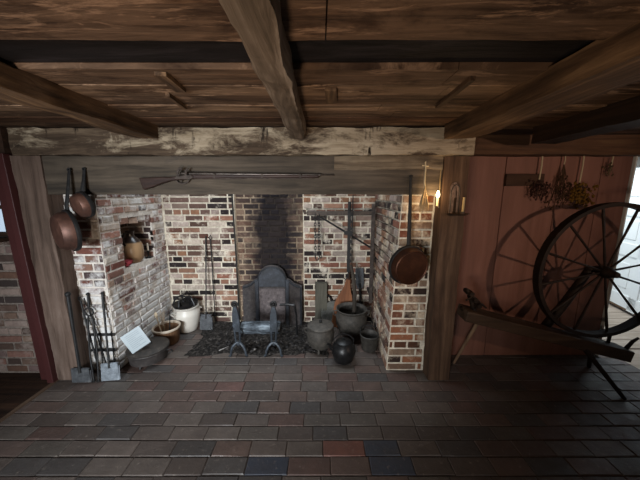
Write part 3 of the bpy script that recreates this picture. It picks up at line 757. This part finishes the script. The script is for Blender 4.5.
cr = thing('stoneware_crock', 'white stoneware crock in the left back corner, topped with black iron', 'crock', (-1.465, 2.785, 0), (0, 0, R(50)))
lathe_part('body', [(0, 0), (.092, 0), (.105, .02), (.125, .10), (.136, .18), (.132, .215), (.12, .235), (.116, .25), (.125, .262), (.128, .275), (.12, .28), (.108, .27), (.1, .2), (0, .03)], plain('white_stoneware', '#cbc5bb', .4, 0, .5, .12, 7, .05), cr, 32)
for s_ in (-1, 1):
    mb = MB(); mb.tube([(s_*.118, -.03, .215), (s_*.15, -.03, .21), (s_*.15, .03, .21), (s_*.118, .03, .215)], .009, 8); mb.build('lug', plain('lug_glaze', '#c2bcb2', .4), cr)
tv = thing('waffle_iron', 'tangle of black iron kitchenware lying across the top of the white crock', 'ironware', (-1.465, 2.775, .282))
mb = MB(); mb.lathe([(0, 0), (.10, .0), (.125, .014), (.13, .03), (.122, .032), (.1, .02), (0, .02)], None, 26); mb.build('plate', M['castblack'], tv)
for i, (dx, dy, rz) in enumerate(((-.04, 0, 20), (.045, .01, -35), (0, -.03, 80))):
    mb = MB(); rt = Matrix.Rotation(R(rz), 4, 'Z')
    def tr(p): v = rt @ Vector(p); return (v.x + dx, v.y + dy, v.z)
    mb.tube([tr((-.085, 0, .025)), tr((-.06, .01, .085)), tr((0, 0, .115 - .015 * i)), tr((.06, -.01, .09)), tr((.09, 0, .025))], .010, 8)
    mb.build('bail', M['castblack'], tv)
for i in range(3):
    mb = MB(); a = R(i * 120 + 15); mb.tube([(.06*math.cos(a), .06*math.sin(a), .02), (.075*math.cos(a), .075*math.sin(a), .06), (.10*math.cos(a), .1*math.sin(a), .075)], [.011, .009, .006], 8); mb.build('foot', M['castblack'], tv)
shovel('ash_peel', 'long-handled iron peel with broad grey blade against the back wall by the crock', (-1.255, 2.755, .004), (-1.255, 2.93, 1.02), .135, .165, 'shoulder', M['irongrey'], .007, 0)
pk = thing('roasting_spit', 'thin dark iron spit standing beside the long-handled peel', 'spit', (-1.195, 2.87, .004))
mb = MB(); mb.tube([(0, 0, 0), (-.005, .03, .5), (-.01, .055, .98)], [.004, .006, .006], 8); mb.build('shaft', M['iron'], pk)
mb = MB(); mb.tube([(-.01, .055, .97), (-.028, .055, 1.0), (-.01, .055, 1.03), (.008, .055, 1.0), (-.01, .055, .975)], .005, 6); mb.build('ring', M['iron'], pk)
rp = tag(MB().tube([(-.935, 2.925, .03), (-.935, 2.93, .8), (-.945, 2.935, 1.47)], .008, 8).build('shadow_rod', M['iron']), 'tall thin dark rod standing for the shadow along the left edge of the sooty back', 'rod')  # dark rod put in for the shadow line of the recess edge

# ------------------------------------------------------------------ fireback, andirons, log
fbk = thing('fireback', 'arched cast-iron fireback standing in the sooty middle of the fireplace', 'fireback', (-.535, 2.86, 0), (R(-2.5), 0, 0))
def fb_poly(s):
    w = .335 * s; pl = [(-w, 0), (w, 0), (w, .465 * s)]
    pl += [(.30*s, .475*s), (.265*s, .487*s), (.24*s, .50*s), (.215*s, .525*s), (.195*s, .54*s), (.165*s, .55*s)]
    pl += [(.155*s*math.cos(R(a)), .555*s + .148*s*math.sin(R(a))) for a in range(10, 171, 16)]
    pl += [(-x, z) for x, z in reversed([(.30*s, .475*s), (.265*s, .487*s), (.24*s, .50*s), (.215*s, .525*s), (.195*s, .54*s), (.165*s, .55*s)])]
    pl += [(-w, .465 * s)]
    return pl
mb = MB(); mb.prism(fb_poly(1), 0, .035); mb.build('plate', iron('fireback_iron', '#221f1f', '#3c3736', '#5a5350', .8, .1), fbk, bevel=.005)
mb = MB(); mb.tube([(x, -.004, z) for x, z in fb_poly(.965)[1:]] , .012, 8); mb.build('border', iron('border_iron', '#131416', '#212328', '#33363c', .6, .2), fbk)
mb = MB()
for x in (-.17, .17): mb.box((x, -.005, .27), (.04, .02, .54))
mb.prism([(.15*math.cos(R(a)), .53 + .155*math.sin(R(a))) for a in range(0, 181, 12)] + [(-.15, .46), (.15, .46)], -.014, .0)
mb.build('relief', iron('relief_iron', '#16181b', '#262930', '#3a3f47', .6, .2), fbk, bevel=.004)
mb = MB(); mb.box((0, -.003, .24), (.29, .014, .40)); mb.build('panel', iron('panel_iron', '#322c2b', '#585050', '#776d69', .85, .05), fbk, bevel=.004)

def andiron(x, lab, tilt):
    t = thing('andiron', lab, 'andiron', (x, 2.30, 0), (0, R(tilt), 0))
    mb = MB()
    mb.prism([(-.030, .235), (.030, .235), (.034, .30), (.030, .40), (.024, .44), (.016, .475), (-.016, .475), (-.024, .44), (-.030, .40), (-.034, .30)], -.012, .012); mb.build('shaft', M['ironblue'], t, bevel=.003)
    mb = MB()
    for s_ in (-1, 1): mb.tube([(s_*.022, 0, .245), (s_*.021, 0, .17), (s_*.018, 0, .115), (0, 0, .10)], .010, 8)
    mb.build('fork', M['ironblue'], t)
    mb = MB(); mb.tube([(.024*math.cos(a), 0, .50 + .024*math.sin(a)) for a in [i*PI/7 for i in range(15)]], .010, 8); mb.ball((0, 0, .5), .014, 10); mb.build('finial', M['iron'], t)
    for s_ in (-1, 1):
        mb = MB(); mb.tube([(0, 0, .125), (s_*.022, -.005, .12), (s_*.05, -.015, .09), (s_*.066, -.02, .05), (s_*.07, -.022, .012), (s_*.085, -.03, .006)], [.012, .013, .012, .011, .010, .011], 8, ); mb.build('leg', M['ironblue'], t)
    mb = MB(); mb.tube([(0, 0, .14), (0, .1, .138), (0, .36, .135), (0, .40, .12), (0, .405, .0)], .012, 8); mb.build('log_bar', M['iron'], t)
andiron(-.755, 'wrought-iron andiron at the left end of the ashy log', -2)
andiron(-.43, 'wrought-iron andiron at the right end of the ashy log', 1)
lg = thing('fire_log', 'charred log with pale ash resting across the two andirons', 'log', (-.59, 2.42, .212))
mb = MB(); pts = [(-.135 + i * .036, random.uniform(-.004, .004), random.uniform(-.004, .004)) for i in range(10)]
mb.tube([(-.16, 0, 0)] + pts[1:] + [(.21, 0, 0)], [.056, .060, .062, .058, .06, .063, .06, .058, .06, .06, .05], 16)
t = NT('ashy_bark'); t.col(t.ramp(t.noise(12, 6, .7, t.coord((.5, 2, 2))), [(.34, '#1c1e21'), (.5, '#4b5259'), (.7, '#8f9aa2')])); t.bump(t.noise(25, 5, .7, t.coord((.4, 2, 2))), .9, .01)
mb.build('bark', t.set(.85, 0, .2), lg)
for x, sx_ in ((.212, 1),):
    mb = MB(); mb.lathe([(0, 0), (.044, 0), (.048, .004), (0, .006)], Matrix.Translation((x - .003, 0, 0)) @ Matrix.Rotation(PI/2, 4, 'Y'), 16); mb.build('cut_end', plain('charred_end', '#2a2624', .9), lg)
bk = thing('pot_hook', 'black iron bracket standing right of the andirons before the fireback', 'bracket', (-.285, 2.62, 0))
mb = MB(); mb.tube([(.045, 0, 0), (.04, 0, .25), (.02, 0, .36)], .010, 8); mb.build('upright', M['castblack'], bk)
mb = MB(); mb.tube([(.02, 0, .355), (-.06, 0, .36), (-.13, 0, .355)], .012, 8, (1, 1)); mb.build('arm', M['castblack'], bk)

# ash and embers: nobody could count these
mb = MB(); nx, ny = 70, 30; vs = []; fs = []
for j in range(ny + 1):
    for i in range(nx + 1):
        x = -1.36 + 1.50 * i / nx; yy = 2.22 + .71 * j / ny
        ed = min(1, min(i, nx - i) / 9, min(j, 40) / 7)
        h = ed * (.016 + .03 * max(0, mnoise.noise(Vector((x * 5, yy * 5, 0)))) + .012 * abs(mnoise.noise(Vector((x * 22, yy * 22, 1)))) + .025 * math.exp(-((x + .55) / .3) ** 2 - ((yy - 2.66) / .2) ** 2))
        vs.append((x, yy, -.012 + h))
for j in range(ny):
    for i in range(nx): a = j*(nx+1) + i; fs.append((a, a+1, a+nx+2, a+nx+1))
mb.add(vs, fs)
t = NT('ash'); c = t.ramp(t.noise(34, 7, .75), [(.32, '#0f0e0e'), (.5, '#292624'), (.64, '#56514d'), (.78, '#98938d')]); t.col(c); t.bump(t.noise(60, 6, .75), 1.0, .02); M['ash'] = t.set(.95, 0, .1)
tag(mb.build('ash_bed', M['ash'], smooth=False), 'bed of grey ash and cinders under the andirons', 'ash', kind='stuff')
mb = MB()
for i in range(150):
    x = random.gauss(-.55, .33); yy = random.uniform(2.30, 2.80)
    if not -1.15 < x < .05: continue
    if random.random() < .5: mb.ball((x, yy, .024), random.uniform(.007, .02), 6, (1, 1, .7), .25)
    else:
        a = random.uniform(0, PI); L = random.uniform(.03, .09); mb.tube([(x, yy, .022), (x + L*math.cos(a), yy + L*math.sin(a), .03 + random.uniform(0, .02))], [.005, .003], 5)
t = NT('cinders'); t.col(t.ramp(t.noise(9, 3), [(.4, '#131213'), (.6, '#2c2929'), (.7, '#8a8682')])); 
tag(mb.build('cinders', t.set(.9), smooth=False), 'scattered charcoal lumps and burnt twigs on the hearth ash', 'cinders', kind='stuff')

# ------------------------------------------------------------------ pots on the right of the hearth
kt = thing('iron_kettle', 'dusty grey iron pot with a flat lid beside the right andiron', 'pot', (.005, 2.40, 0))
lathe_part('body', [(0, .02), (.07, .02), (.105, .05), (.128, .11), (.132, .17), (.122, .215), (.115, .225), (.124, .236), (.12, .24), (0, .22)], M['castpot'], kt, 32)
lathe_part('lid', [(.118, .238), (.126, .242), (.122, .25), (.09, .262), (.04, .27), (.015, .272), (0, .272)], iron('lid_grey', '#302e2b', '#4a4641', '#625c55', .7, .1), kt, 32)
mb = MB(); mb.lathe([(0, .268), (.012, .27), (.01, .28), (.016, .29), (.008, .3), (0, .3)], None, 12); mb.build('lid_knob', M['iron'], kt)
for a in (20, 140, 260):
    mb = MB(); mb.tube([(.09*math.cos(R(a)), .09*math.sin(R(a)), .045), (.105*math.cos(R(a)), .105*math.sin(R(a)), 0)], [.014, .010], 8); mb.build('foot', M['castpot'], kt)
for a in (0, 180):
    mb = MB(); c_, s_ = math.cos(R(a)), math.sin(R(a)); mb.tube([(.118*c_, .118*s_, .22), (.15*c_, .15*s_, .215), (.148*c_, .148*s_, .18), (.13*c_, .13*s_, .17)], .006, 6); mb.build('ear', M['castpot'], kt)

bk2 = thing('tea_kettle', 'round black iron kettle foremost on the hearth before the right pots', 'kettle', (.212, 2.215, 0))
lathe_part('body', [(0, .0), (.07, .0), (.084, .015), (.104, .075), (.108, .11), (.10, .145), (.075, .172), (.07, .178), (.074, .184), (.066, .186), (0, .176)], M['castblack'], bk2, 32)
lathe_part('lid', [(.066, .184), (.07, .188), (.05, .198), (.02, .205), (0, .206)], M['castblack'], bk2, 28)
mb = MB(); mb.ball((0, 0, .214), .011, 10); mb.build('lid_knob', M['castblack'], bk2)
mb = MB(); mb.tube([(-.085, -.03, .12), (-.115, -.045, .15), (-.128, -.05, .185), (-.145, -.056, .195)], [.022, .015, .010, .010], 10); mb.build('spout', M['castblack'], bk2)
mb = MB(); mb.tube([(0.085, .0, .165), (.088, .0, .21), (.05, .02, .235), (0, .03, .245), (-.05, .02, .235), (-.088, .0, .21), (-.085, .0, .165)], .005, 8); mb.build('bail', M['castblack'], bk2)

ca = thing('cauldron', 'large grey open iron cauldron behind the lidded pots', 'cauldron', (.325, 2.62, 0))
lathe_part('body', [(0, .05), (.08, .055), (.13, .09), (.158, .16), (.16, .23), (.145, .28), (.14, .29), (.157, .312), (.16, .318), (.15, .32), (.13, .295), (.142, .24), (.135, .16), (.09, .10), (0, .08)], M['castpot'], ca, 36)
for a in (270, 30, 150):
    mb = MB(); mb.tube([(.105*math.cos(R(a)), .105*math.sin(R(a)), .085), (.12*math.cos(R(a)), .12*math.sin(R(a)), .03), (.13*math.cos(R(a)), .13*math.sin(R(a)), 0)], [.018, .013, .013], 8); mb.build('foot', M['castpot'], ca)
for a in (0, 180):
    mb = MB(); c_, s_ = math.cos(R(a)), math.sin(R(a)); mb.tube([(.14*c_, .14*s_, .295), (.185*c_, .185*s_, .29), (.18*c_, .18*s_, .25), (.152*c_, .152*s_, .24)], .008, 6); mb.build('ear', M['castpot'], ca)
st = thing('stirring_stick', 'long dark wooden stick standing in the large cauldron', 'stick', (.335, 2.56, .10))
mb = MB(); mb.tube([(.01, 0, 0), (.012, .01, .15), (.018, .04, .38), (.004, .09, .56), (-.02, .13, .66)], [.024, .022, .02, .018, .016], 10, (1, .5)); mb.build('shaft', wood('stick_wood', '#1d1a17', '#332d27', '#453d35', 'Z'), st)
mb = MB(); mb.ball((.01, 0, .02), .036, 12, (1, .4, 1.0)); mb.build('paddle', M['darkwood'], st)
bu = thing('iron_bucket', 'small dull iron bucket at the foot of the right cheek wall', 'bucket', (.477, 2.40, 0))
lathe_part('body', [(0, 0), (.07, 0), (.075, .01), (.088, .145), (.092, .15), (.086, .155), (.078, .14), (.066, .02), (0, .015)], iron('bucket_iron', '#282623', '#3d3a36', '#544f48', .6, .2), bu, 28)
mb = MB(); mb.tube([(-.088, 0, .14), (-.082, .05, .19), (-.04, .08, .2), (.04, .08, .2), (.082, .05, .19), (.088, 0, .14)], .004, 6); mb.build('bail', M['iron'], bu)
pl_ = thing('wooden_peel', 'reddish-brown wooden board tapering upward behind the large cauldron', 'board', (.235, 2.80, 0), (R(-9), R(8), 0))
mb = MB(); mb.prism([(-.115, 0), (.085, 0), (.09, .28), (.075, .36), (.04, .46), (.028, .56), (-.012, .56), (-.035, .46), (-.08, .36), (-.11, .28)], -.012, .012)
mb.build('blade', wood('red_wood', '#4e2f1e', '#7d4f34', '#976544', 'Z', .6), pl_, bevel=.004)
mb = MB(); mb.tube([(.008, 0, .55), (.008, 0, .66)], [.018, .013], 10); mb.build('handle', M['darkwood'], pl_)
shovel('spade', 'grey iron spade upended behind the cauldron, blade at the top', (.44, 2.915, .66), (.46, 2.82, .01), .085, .22, 'shoulder', M['irongrey'], .012, 0)
sl = tag(hewn(-.055, .078, 2.865, 2.925, 0, .50, 'Z', 14, .006).build('wooden_slab', wood('grey_slab_wood', '#35332d', '#57544a', '#716d60', 'Z')), 'upright grey wooden slab leaning on the back wall right of the fireback', 'board')
gd = thing('griddle', 'round flat iron griddle leaning behind the cauldron beside the grey slab', 'griddle', (.155, 2.845, .0), (R(-8), 0, 0))
mb = MB(); mb.lathe([(0, -.006), (.14, -.006), (.145, 0), (.14, .008), (.13, .003), (0, .003)], Matrix.Translation((0, 0, .145)) @ Matrix.Rotation(PI/2, 4, 'X'), 32); mb.build('plate', iron('griddle_iron', '#4a4a46', '#6b6a64', '#86847c', .7, .2), gd)
mb = MB(); mb.tube([(-.02, 0, .28), (-.05, 0, .34), (-.08, 0, .36)], .008, 8); mb.build('handle', M['iron'], gd)

# ------------------------------------------------------------------ fireplace crane, trammels, chain
cn = thing('fireplace_crane', 'wrought-iron swinging crane with diagonal brace on the right back wall', 'crane', (.553, 2.80, 0))
mb = MB(); mb.box((0, 0, .84), (.036, .03, 1.08)); mb.build('post', M['ironrust'], cn, bevel=.004)
mb = MB(); mb.box((-.34, 0, 1.282), (.70, .026, .045)); mb.tube([(-.69, 0, 1.282), (-.72, 0, 1.295), (-.725, 0, 1.32)], .010, 8); mb.build('arm', iron('crane_iron', '#2a2420', '#443a33', '#5f5146', .6, .3), cn, bevel=.003)
mb = MB(); mb.tube([(-.60, 0, 1.275), (-.30, 0, 1.095), (-.01, 0, .915)], .010, 8); mb.build('brace', M['iron'], cn)
for z in (.42, 1.30):
    mb = MB(); mb.box((.0, .066, z), (.04, .13, .03)); mb.build('eye_bolt', M['iron'], cn, bevel=.003)
tr_ = thing('trammel', 'saw-toothed iron trammel bar hanging from the crane arm', 'trammel', (.305, 2.775, .66))
mb = MB(); pts = [(-.02, 0), (.012, 0)]
for i in range(9):
    z = .03 + i * .07; pts += [(.012, z), (.030, z + .012), (.012, z + .045)]
pts += [(.012, .74), (-.02, .74)]
mb.prism(pts, -.006, .006); mb.build('toothed_bar', M['iron'], tr_, bevel=.001)
mb = MB(); mb.tube([(.026, -.004, .30), (.03, -.004, .60), (.03, -.004, .81)], .005, 6); mb.build('slide_rod', M['iron'], tr_)
mb = MB(); mb.tube([(-.005, 0, .74), (-.005, -.03, .70), (-.005, -.03, .65), (-.005, .02, .645)], .007, 6); mb.build('hanging_loop', M['iron'], tr_)
mb = MB(); mb.box((-.01, 0, .42), (.09, .02, .04)); mb.build('collar', M['iron'], tr_, bevel=.003)
mb = MB(); mb.tube([(-.004, 0, .01), (-.004, 0, -.05), (-.03, 0, -.085), (-.06, 0, -.06)], .007, 8); mb.build('hook', M['iron'], tr_)
for nm, x, lab in (('hanging_chain', -.05, 'left strand'), ('hanging_chain', -.01, 'right strand')):
    h = thing(nm, 'black iron chain on the outer crane arm, %s of the two' % lab, 'chain', (x, 2.785, .86), group=None)
    mb = MB()
    for i in range(13):
        c0 = Vector((0, 0, .40 - i * .031)); ring = []
        for q in range(11):
            a = 2 * PI * q / 10; u = .010 * math.cos(a); v = .021 * math.sin(a)
            ring.append(c0 + (Vector((u, 0, v)) if i % 2 else Vector((0, u, v))))
        mb.tube(ring, .0042, 6)
    mb.build('links', M['iron'], h)
    mb = MB(); mb.tube([(0, 0, .005), (0, 0, -.02), (.008, 0, -.045), (.024, 0, -.05), (.03, 0, -.03)] if x > -.03 else [(0, 0, .005), (0, 0, -.04), (.012, 0, -.075), (.03, 0, -.075), (.036, 0, -.05)], .006, 6); mb.build('hook', M['iron'], h)

# ------------------------------------------------------------------ great spinning wheel
YS = 1.95
sw = thing('spinning_wheel', 'great spinning wheel with sloping bench before the red-brown board wall', 'spinning wheel', (2.136, YS, 0))
M['wheelwood'] = wood('wheel_wood', '#120c08', '#20160f', '#302218', 'X', .6)
M['bench'] = wood('bench_wood', '#241a13', '#3b2d22', '#4f3f32', 'X', .7)
L = lambda X, Z, dy=0: (X - 2.136, dy, Z)
a_, b_ = Vector(L(1.09, .588)), Vector(L(2.40, .248)); d = (b_ - a_); dn = d.normalized()
rot = Matrix(((dn.x, 0, -dn.z), (0, 1, 0), (dn.z, 0, dn.x)))
mb = MB(); mb.box((a_ + b_) / 2, (d.length, .15, .085), rot, jit=.004); mb.build('bench', M['bench'], sw, smooth=False, bevel=.008)
hub = Vector((0, 0, .909))
mb = MB(); N = 72
for i in range(N): pass
ro, ri, hw = .517, .490, .030
prof = [(ri, -hw), (ro, -hw), (ro + .003, 0), (ro, hw), (ri, hw)]
vs = []; fs = []; m = len(prof)
for i in range(N):
    a = 2 * PI * i / N
    for r, yy in prof: vs.append((r*math.cos(a), yy, .909 + r*math.sin(a)))
for i in range(N):
    for q in range(m):
        q2 = (q + 1) % m; i2 = (i + 1) % N; fs.append((i*m+q, i2*m+q, i2*m+q2, i*m+q2))
mb.add(vs, fs); mb.build('rim', M['wheelwood'], sw)
for i in range(12):
    a = 2 * PI * i / 12 + R(12)
    mb = MB(); rr = [.03, .12, .22, .33, .44, .492]; th = [.007, .0085, .007, .0085, .010, .008]
    mb.tube([(r*math.cos(a), 0, .909 + r*math.sin(a)) for r in rr], th, 8); mb.build('spoke', M['wheelwood'], sw)
mb = MB(); mb.lathe([(0, -.10), (.018, -.10), (.022, -.085), (.03, -.05), (.042, -.035), (.045, 0), (.042, .035), (.03, .05), (.02, .09), (0, .10)], Matrix.Translation(hub) @ Matrix.Rotation(PI/2, 4, 'X'), 24); mb.build('hub', M['wheelwood'], sw)
mb = MB(); mb.tube([L(1.80, .40, .075), L(1.95, .64, .075), L(2.10, .92, .075)], [.034, .032, .028], 10); mb.tube([L(2.10, .905, .075), L(2.136, .909, .0)], .012, 8); mb.build('wheel_post', M['wheelwood'], sw)
mb = MB(); mb.tube([L(1.20, .56), L(1.165, .66), L(1.135, .76)], [.022, .018, .015], 10); mb.build('spindle_post', M['wheelwood'], sw)
mb = MB(); mb.tube([L(1.09, .70, -.04), L(1.14, .735, -.04), L(1.25, .64, -.04)], .007, 8); mb.tube([L(1.10, .78, -.02), L(1.17, .70, -.02)], [.01, .014], 8)
for x, z in ((1.13, .75), (1.165, .70), (1.195, .655)): mb.lathe([(0, -.05), (.018, -.05), (.022, 0), (.018, .05), (0, .05)], Matrix.Translation(L(x, z)) @ Matrix.Rotation(PI/2, 4, 'X'), 14)
mb.build('spindle_head', M['wheelwood'], sw)
mb = MB(); mb.tube([L(1.14, .555), L(1.10, .60), L(1.08, .625)], .01, 8); mb.build('tension_peg', M['wheelwood'], sw)
mb = MB(); mb.tube([L(2.38, .30, -.03), L(2.42, .36, -.03), L(2.46, .39, -.03)], [.014, .012, .008], 8); mb.build('tension_peg', M['wheelwood'], sw)
mb = MB(); mb.tube([L(2.30, .31, .03), L(2.305, .40, .03)], .012, 8); mb.build('tension_peg', M['wheelwood'], sw)
mb = MB(); mb.tube([L(1.27, .53, .04), L(1.19, 0, .225)], [.014, .011], 8); mb.build('leg', wood('pale_leg', '#5a4636', '#7d6550', '#917860', 'Z'), sw)
mb = MB(); mb.tube([L(2.02, .33, -.05), L(2.24, 0, -.20)], [.020, .014], 8); mb.build('leg', M['wheelwood'], sw)
mb = MB(); mb.tube([L(2.20, .29, .05), L(2.34, 0, .17)], [.020, .014], 8); mb.build('leg', M['wheelwood'], sw)

# ------------------------------------------------------------------ dried bundles on the board wall
def herb(name, label, loc, length, spread, n, stem_col, leaf_col, top_cord, leaf_r, cat='dried herbs'):
    t = thing(name, label, cat, loc)
    rnd = random.Random(len(label))
    mb = MB(); mb.tube([(0, .03, length + top_cord), (.0, 0, length + top_cord - .01), (.004, 0, length + top_cord*.5), (0, 0, length)], .006 if top_cord > .1 else .004, 6); mb.build('cord', plain(name + '_cord', '#b8a98c', .9), t)
    mb = MB(); tips = []
    for i in range(n):
        x, y_ = rnd.gauss(0, spread*.5), -abs(rnd.gauss(0, spread*.25)); z = rnd.uniform(0, length*.55)
        mb.tube([(0, 0, length), (x*.35, y_*.5, length*.6 + z*.35), (x, y_, z)], [.003, .0025, .0015], 5); tips.append((x, y_, z))
    mb.build('stems', plain(name + '_stem', stem_col, .9), t)
    mb = MB()
    for x, y_, z in tips:
        for q in range(5):
            mb.ball((x + rnd.gauss(0, .016), y_ + rnd.gauss(0, .01), z + rnd.uniform(-.02, .09)), leaf_r * rnd.uniform(.6, 1.2), 6, (1, 1, 1.3), .2)
    fh = mb.build('flower_heads', plain(name + '_leaf', leaf_col, .95, 0, .1, .5, 60), t); fh['kind'] = 'stuff'
herb('herb_bundle', 'yellow dried flowers hanging by a pale cord on the red-brown wall', (2.135, 2.27, 1.375), .20, .085, 26, '#3f3122', '#6d5122', .26, .009)
herb('herb_bundle', 'dark purplish dried bundle hanging left of the yellow flowers', (1.80, 2.27, 1.44), .16, .11, 18, '#3a2820', '#432c27', .22, .007)
herb('herb_bundle', 'brown leafy stalk bundle hanging between the purplish and yellow bundles', (1.985, 2.27, 1.36), .36, .07, 22, '#43301f', '#4a3728', .09, .006)
herb('herb_bundle', 'slender pale dried stalk hanging nearest the white door frame', (2.37, 2.27, 1.61), .10, .03, 6, '#76664f', '#62523f', .15, .006)

# ------------------------------------------------------------------ repeats share a group, small pieces sit on their part
GR = {'ceiling_beam': 'beams under the ceiling boards', 'timber_post': 'posts at the ends of the mantel beam', 'warming_pan': 'copper pans hanging from the mantel beam', 'fire_shovel': 'fire shovels by the left post',
      'andiron': 'pair of andirons', 'hanging_chain': 'chains on the crane', 'herb_bundle': 'dried bundles on the board wall'}
SUB = {'lid_knob': 'lid', 'lid_handle': 'lid', 'finial': 'shaft', 'fork': 'shaft', 'cut_end': 'bark', 'candle_cup': 'tray', 'relief': 'plate', 'border': 'plate', 'panel': 'plate', 'knob': 'handle', 'printed_lines': 'sheet', 'rim': 'bowl', 'hammer': 'lock_plate', 'rubber': ''}
for o in list(C.objects):
    k = o.name.split('.')[0]
    if o.parent is None and k in GR: o['group'] = GR[k]
    if o.parent is not None and o.parent.type == 'EMPTY' and k in SUB:
        host = [h for h in o.parent.children if h.name.split('.')[0] == SUB[k]]
        if host and (k != 'rim' or 'pan' in o.parent.name): o.parent = host[0]
# old posts and the jamb lean a little
for o in C.objects:
    if o.name == 'timber_post' or o.name == 'trim_4':
        for v in o.data.vertices:
            f = 1 - v.co.z / 1.75; v.co.x += f * (.045 if v.co.x < -2.08 else .012)
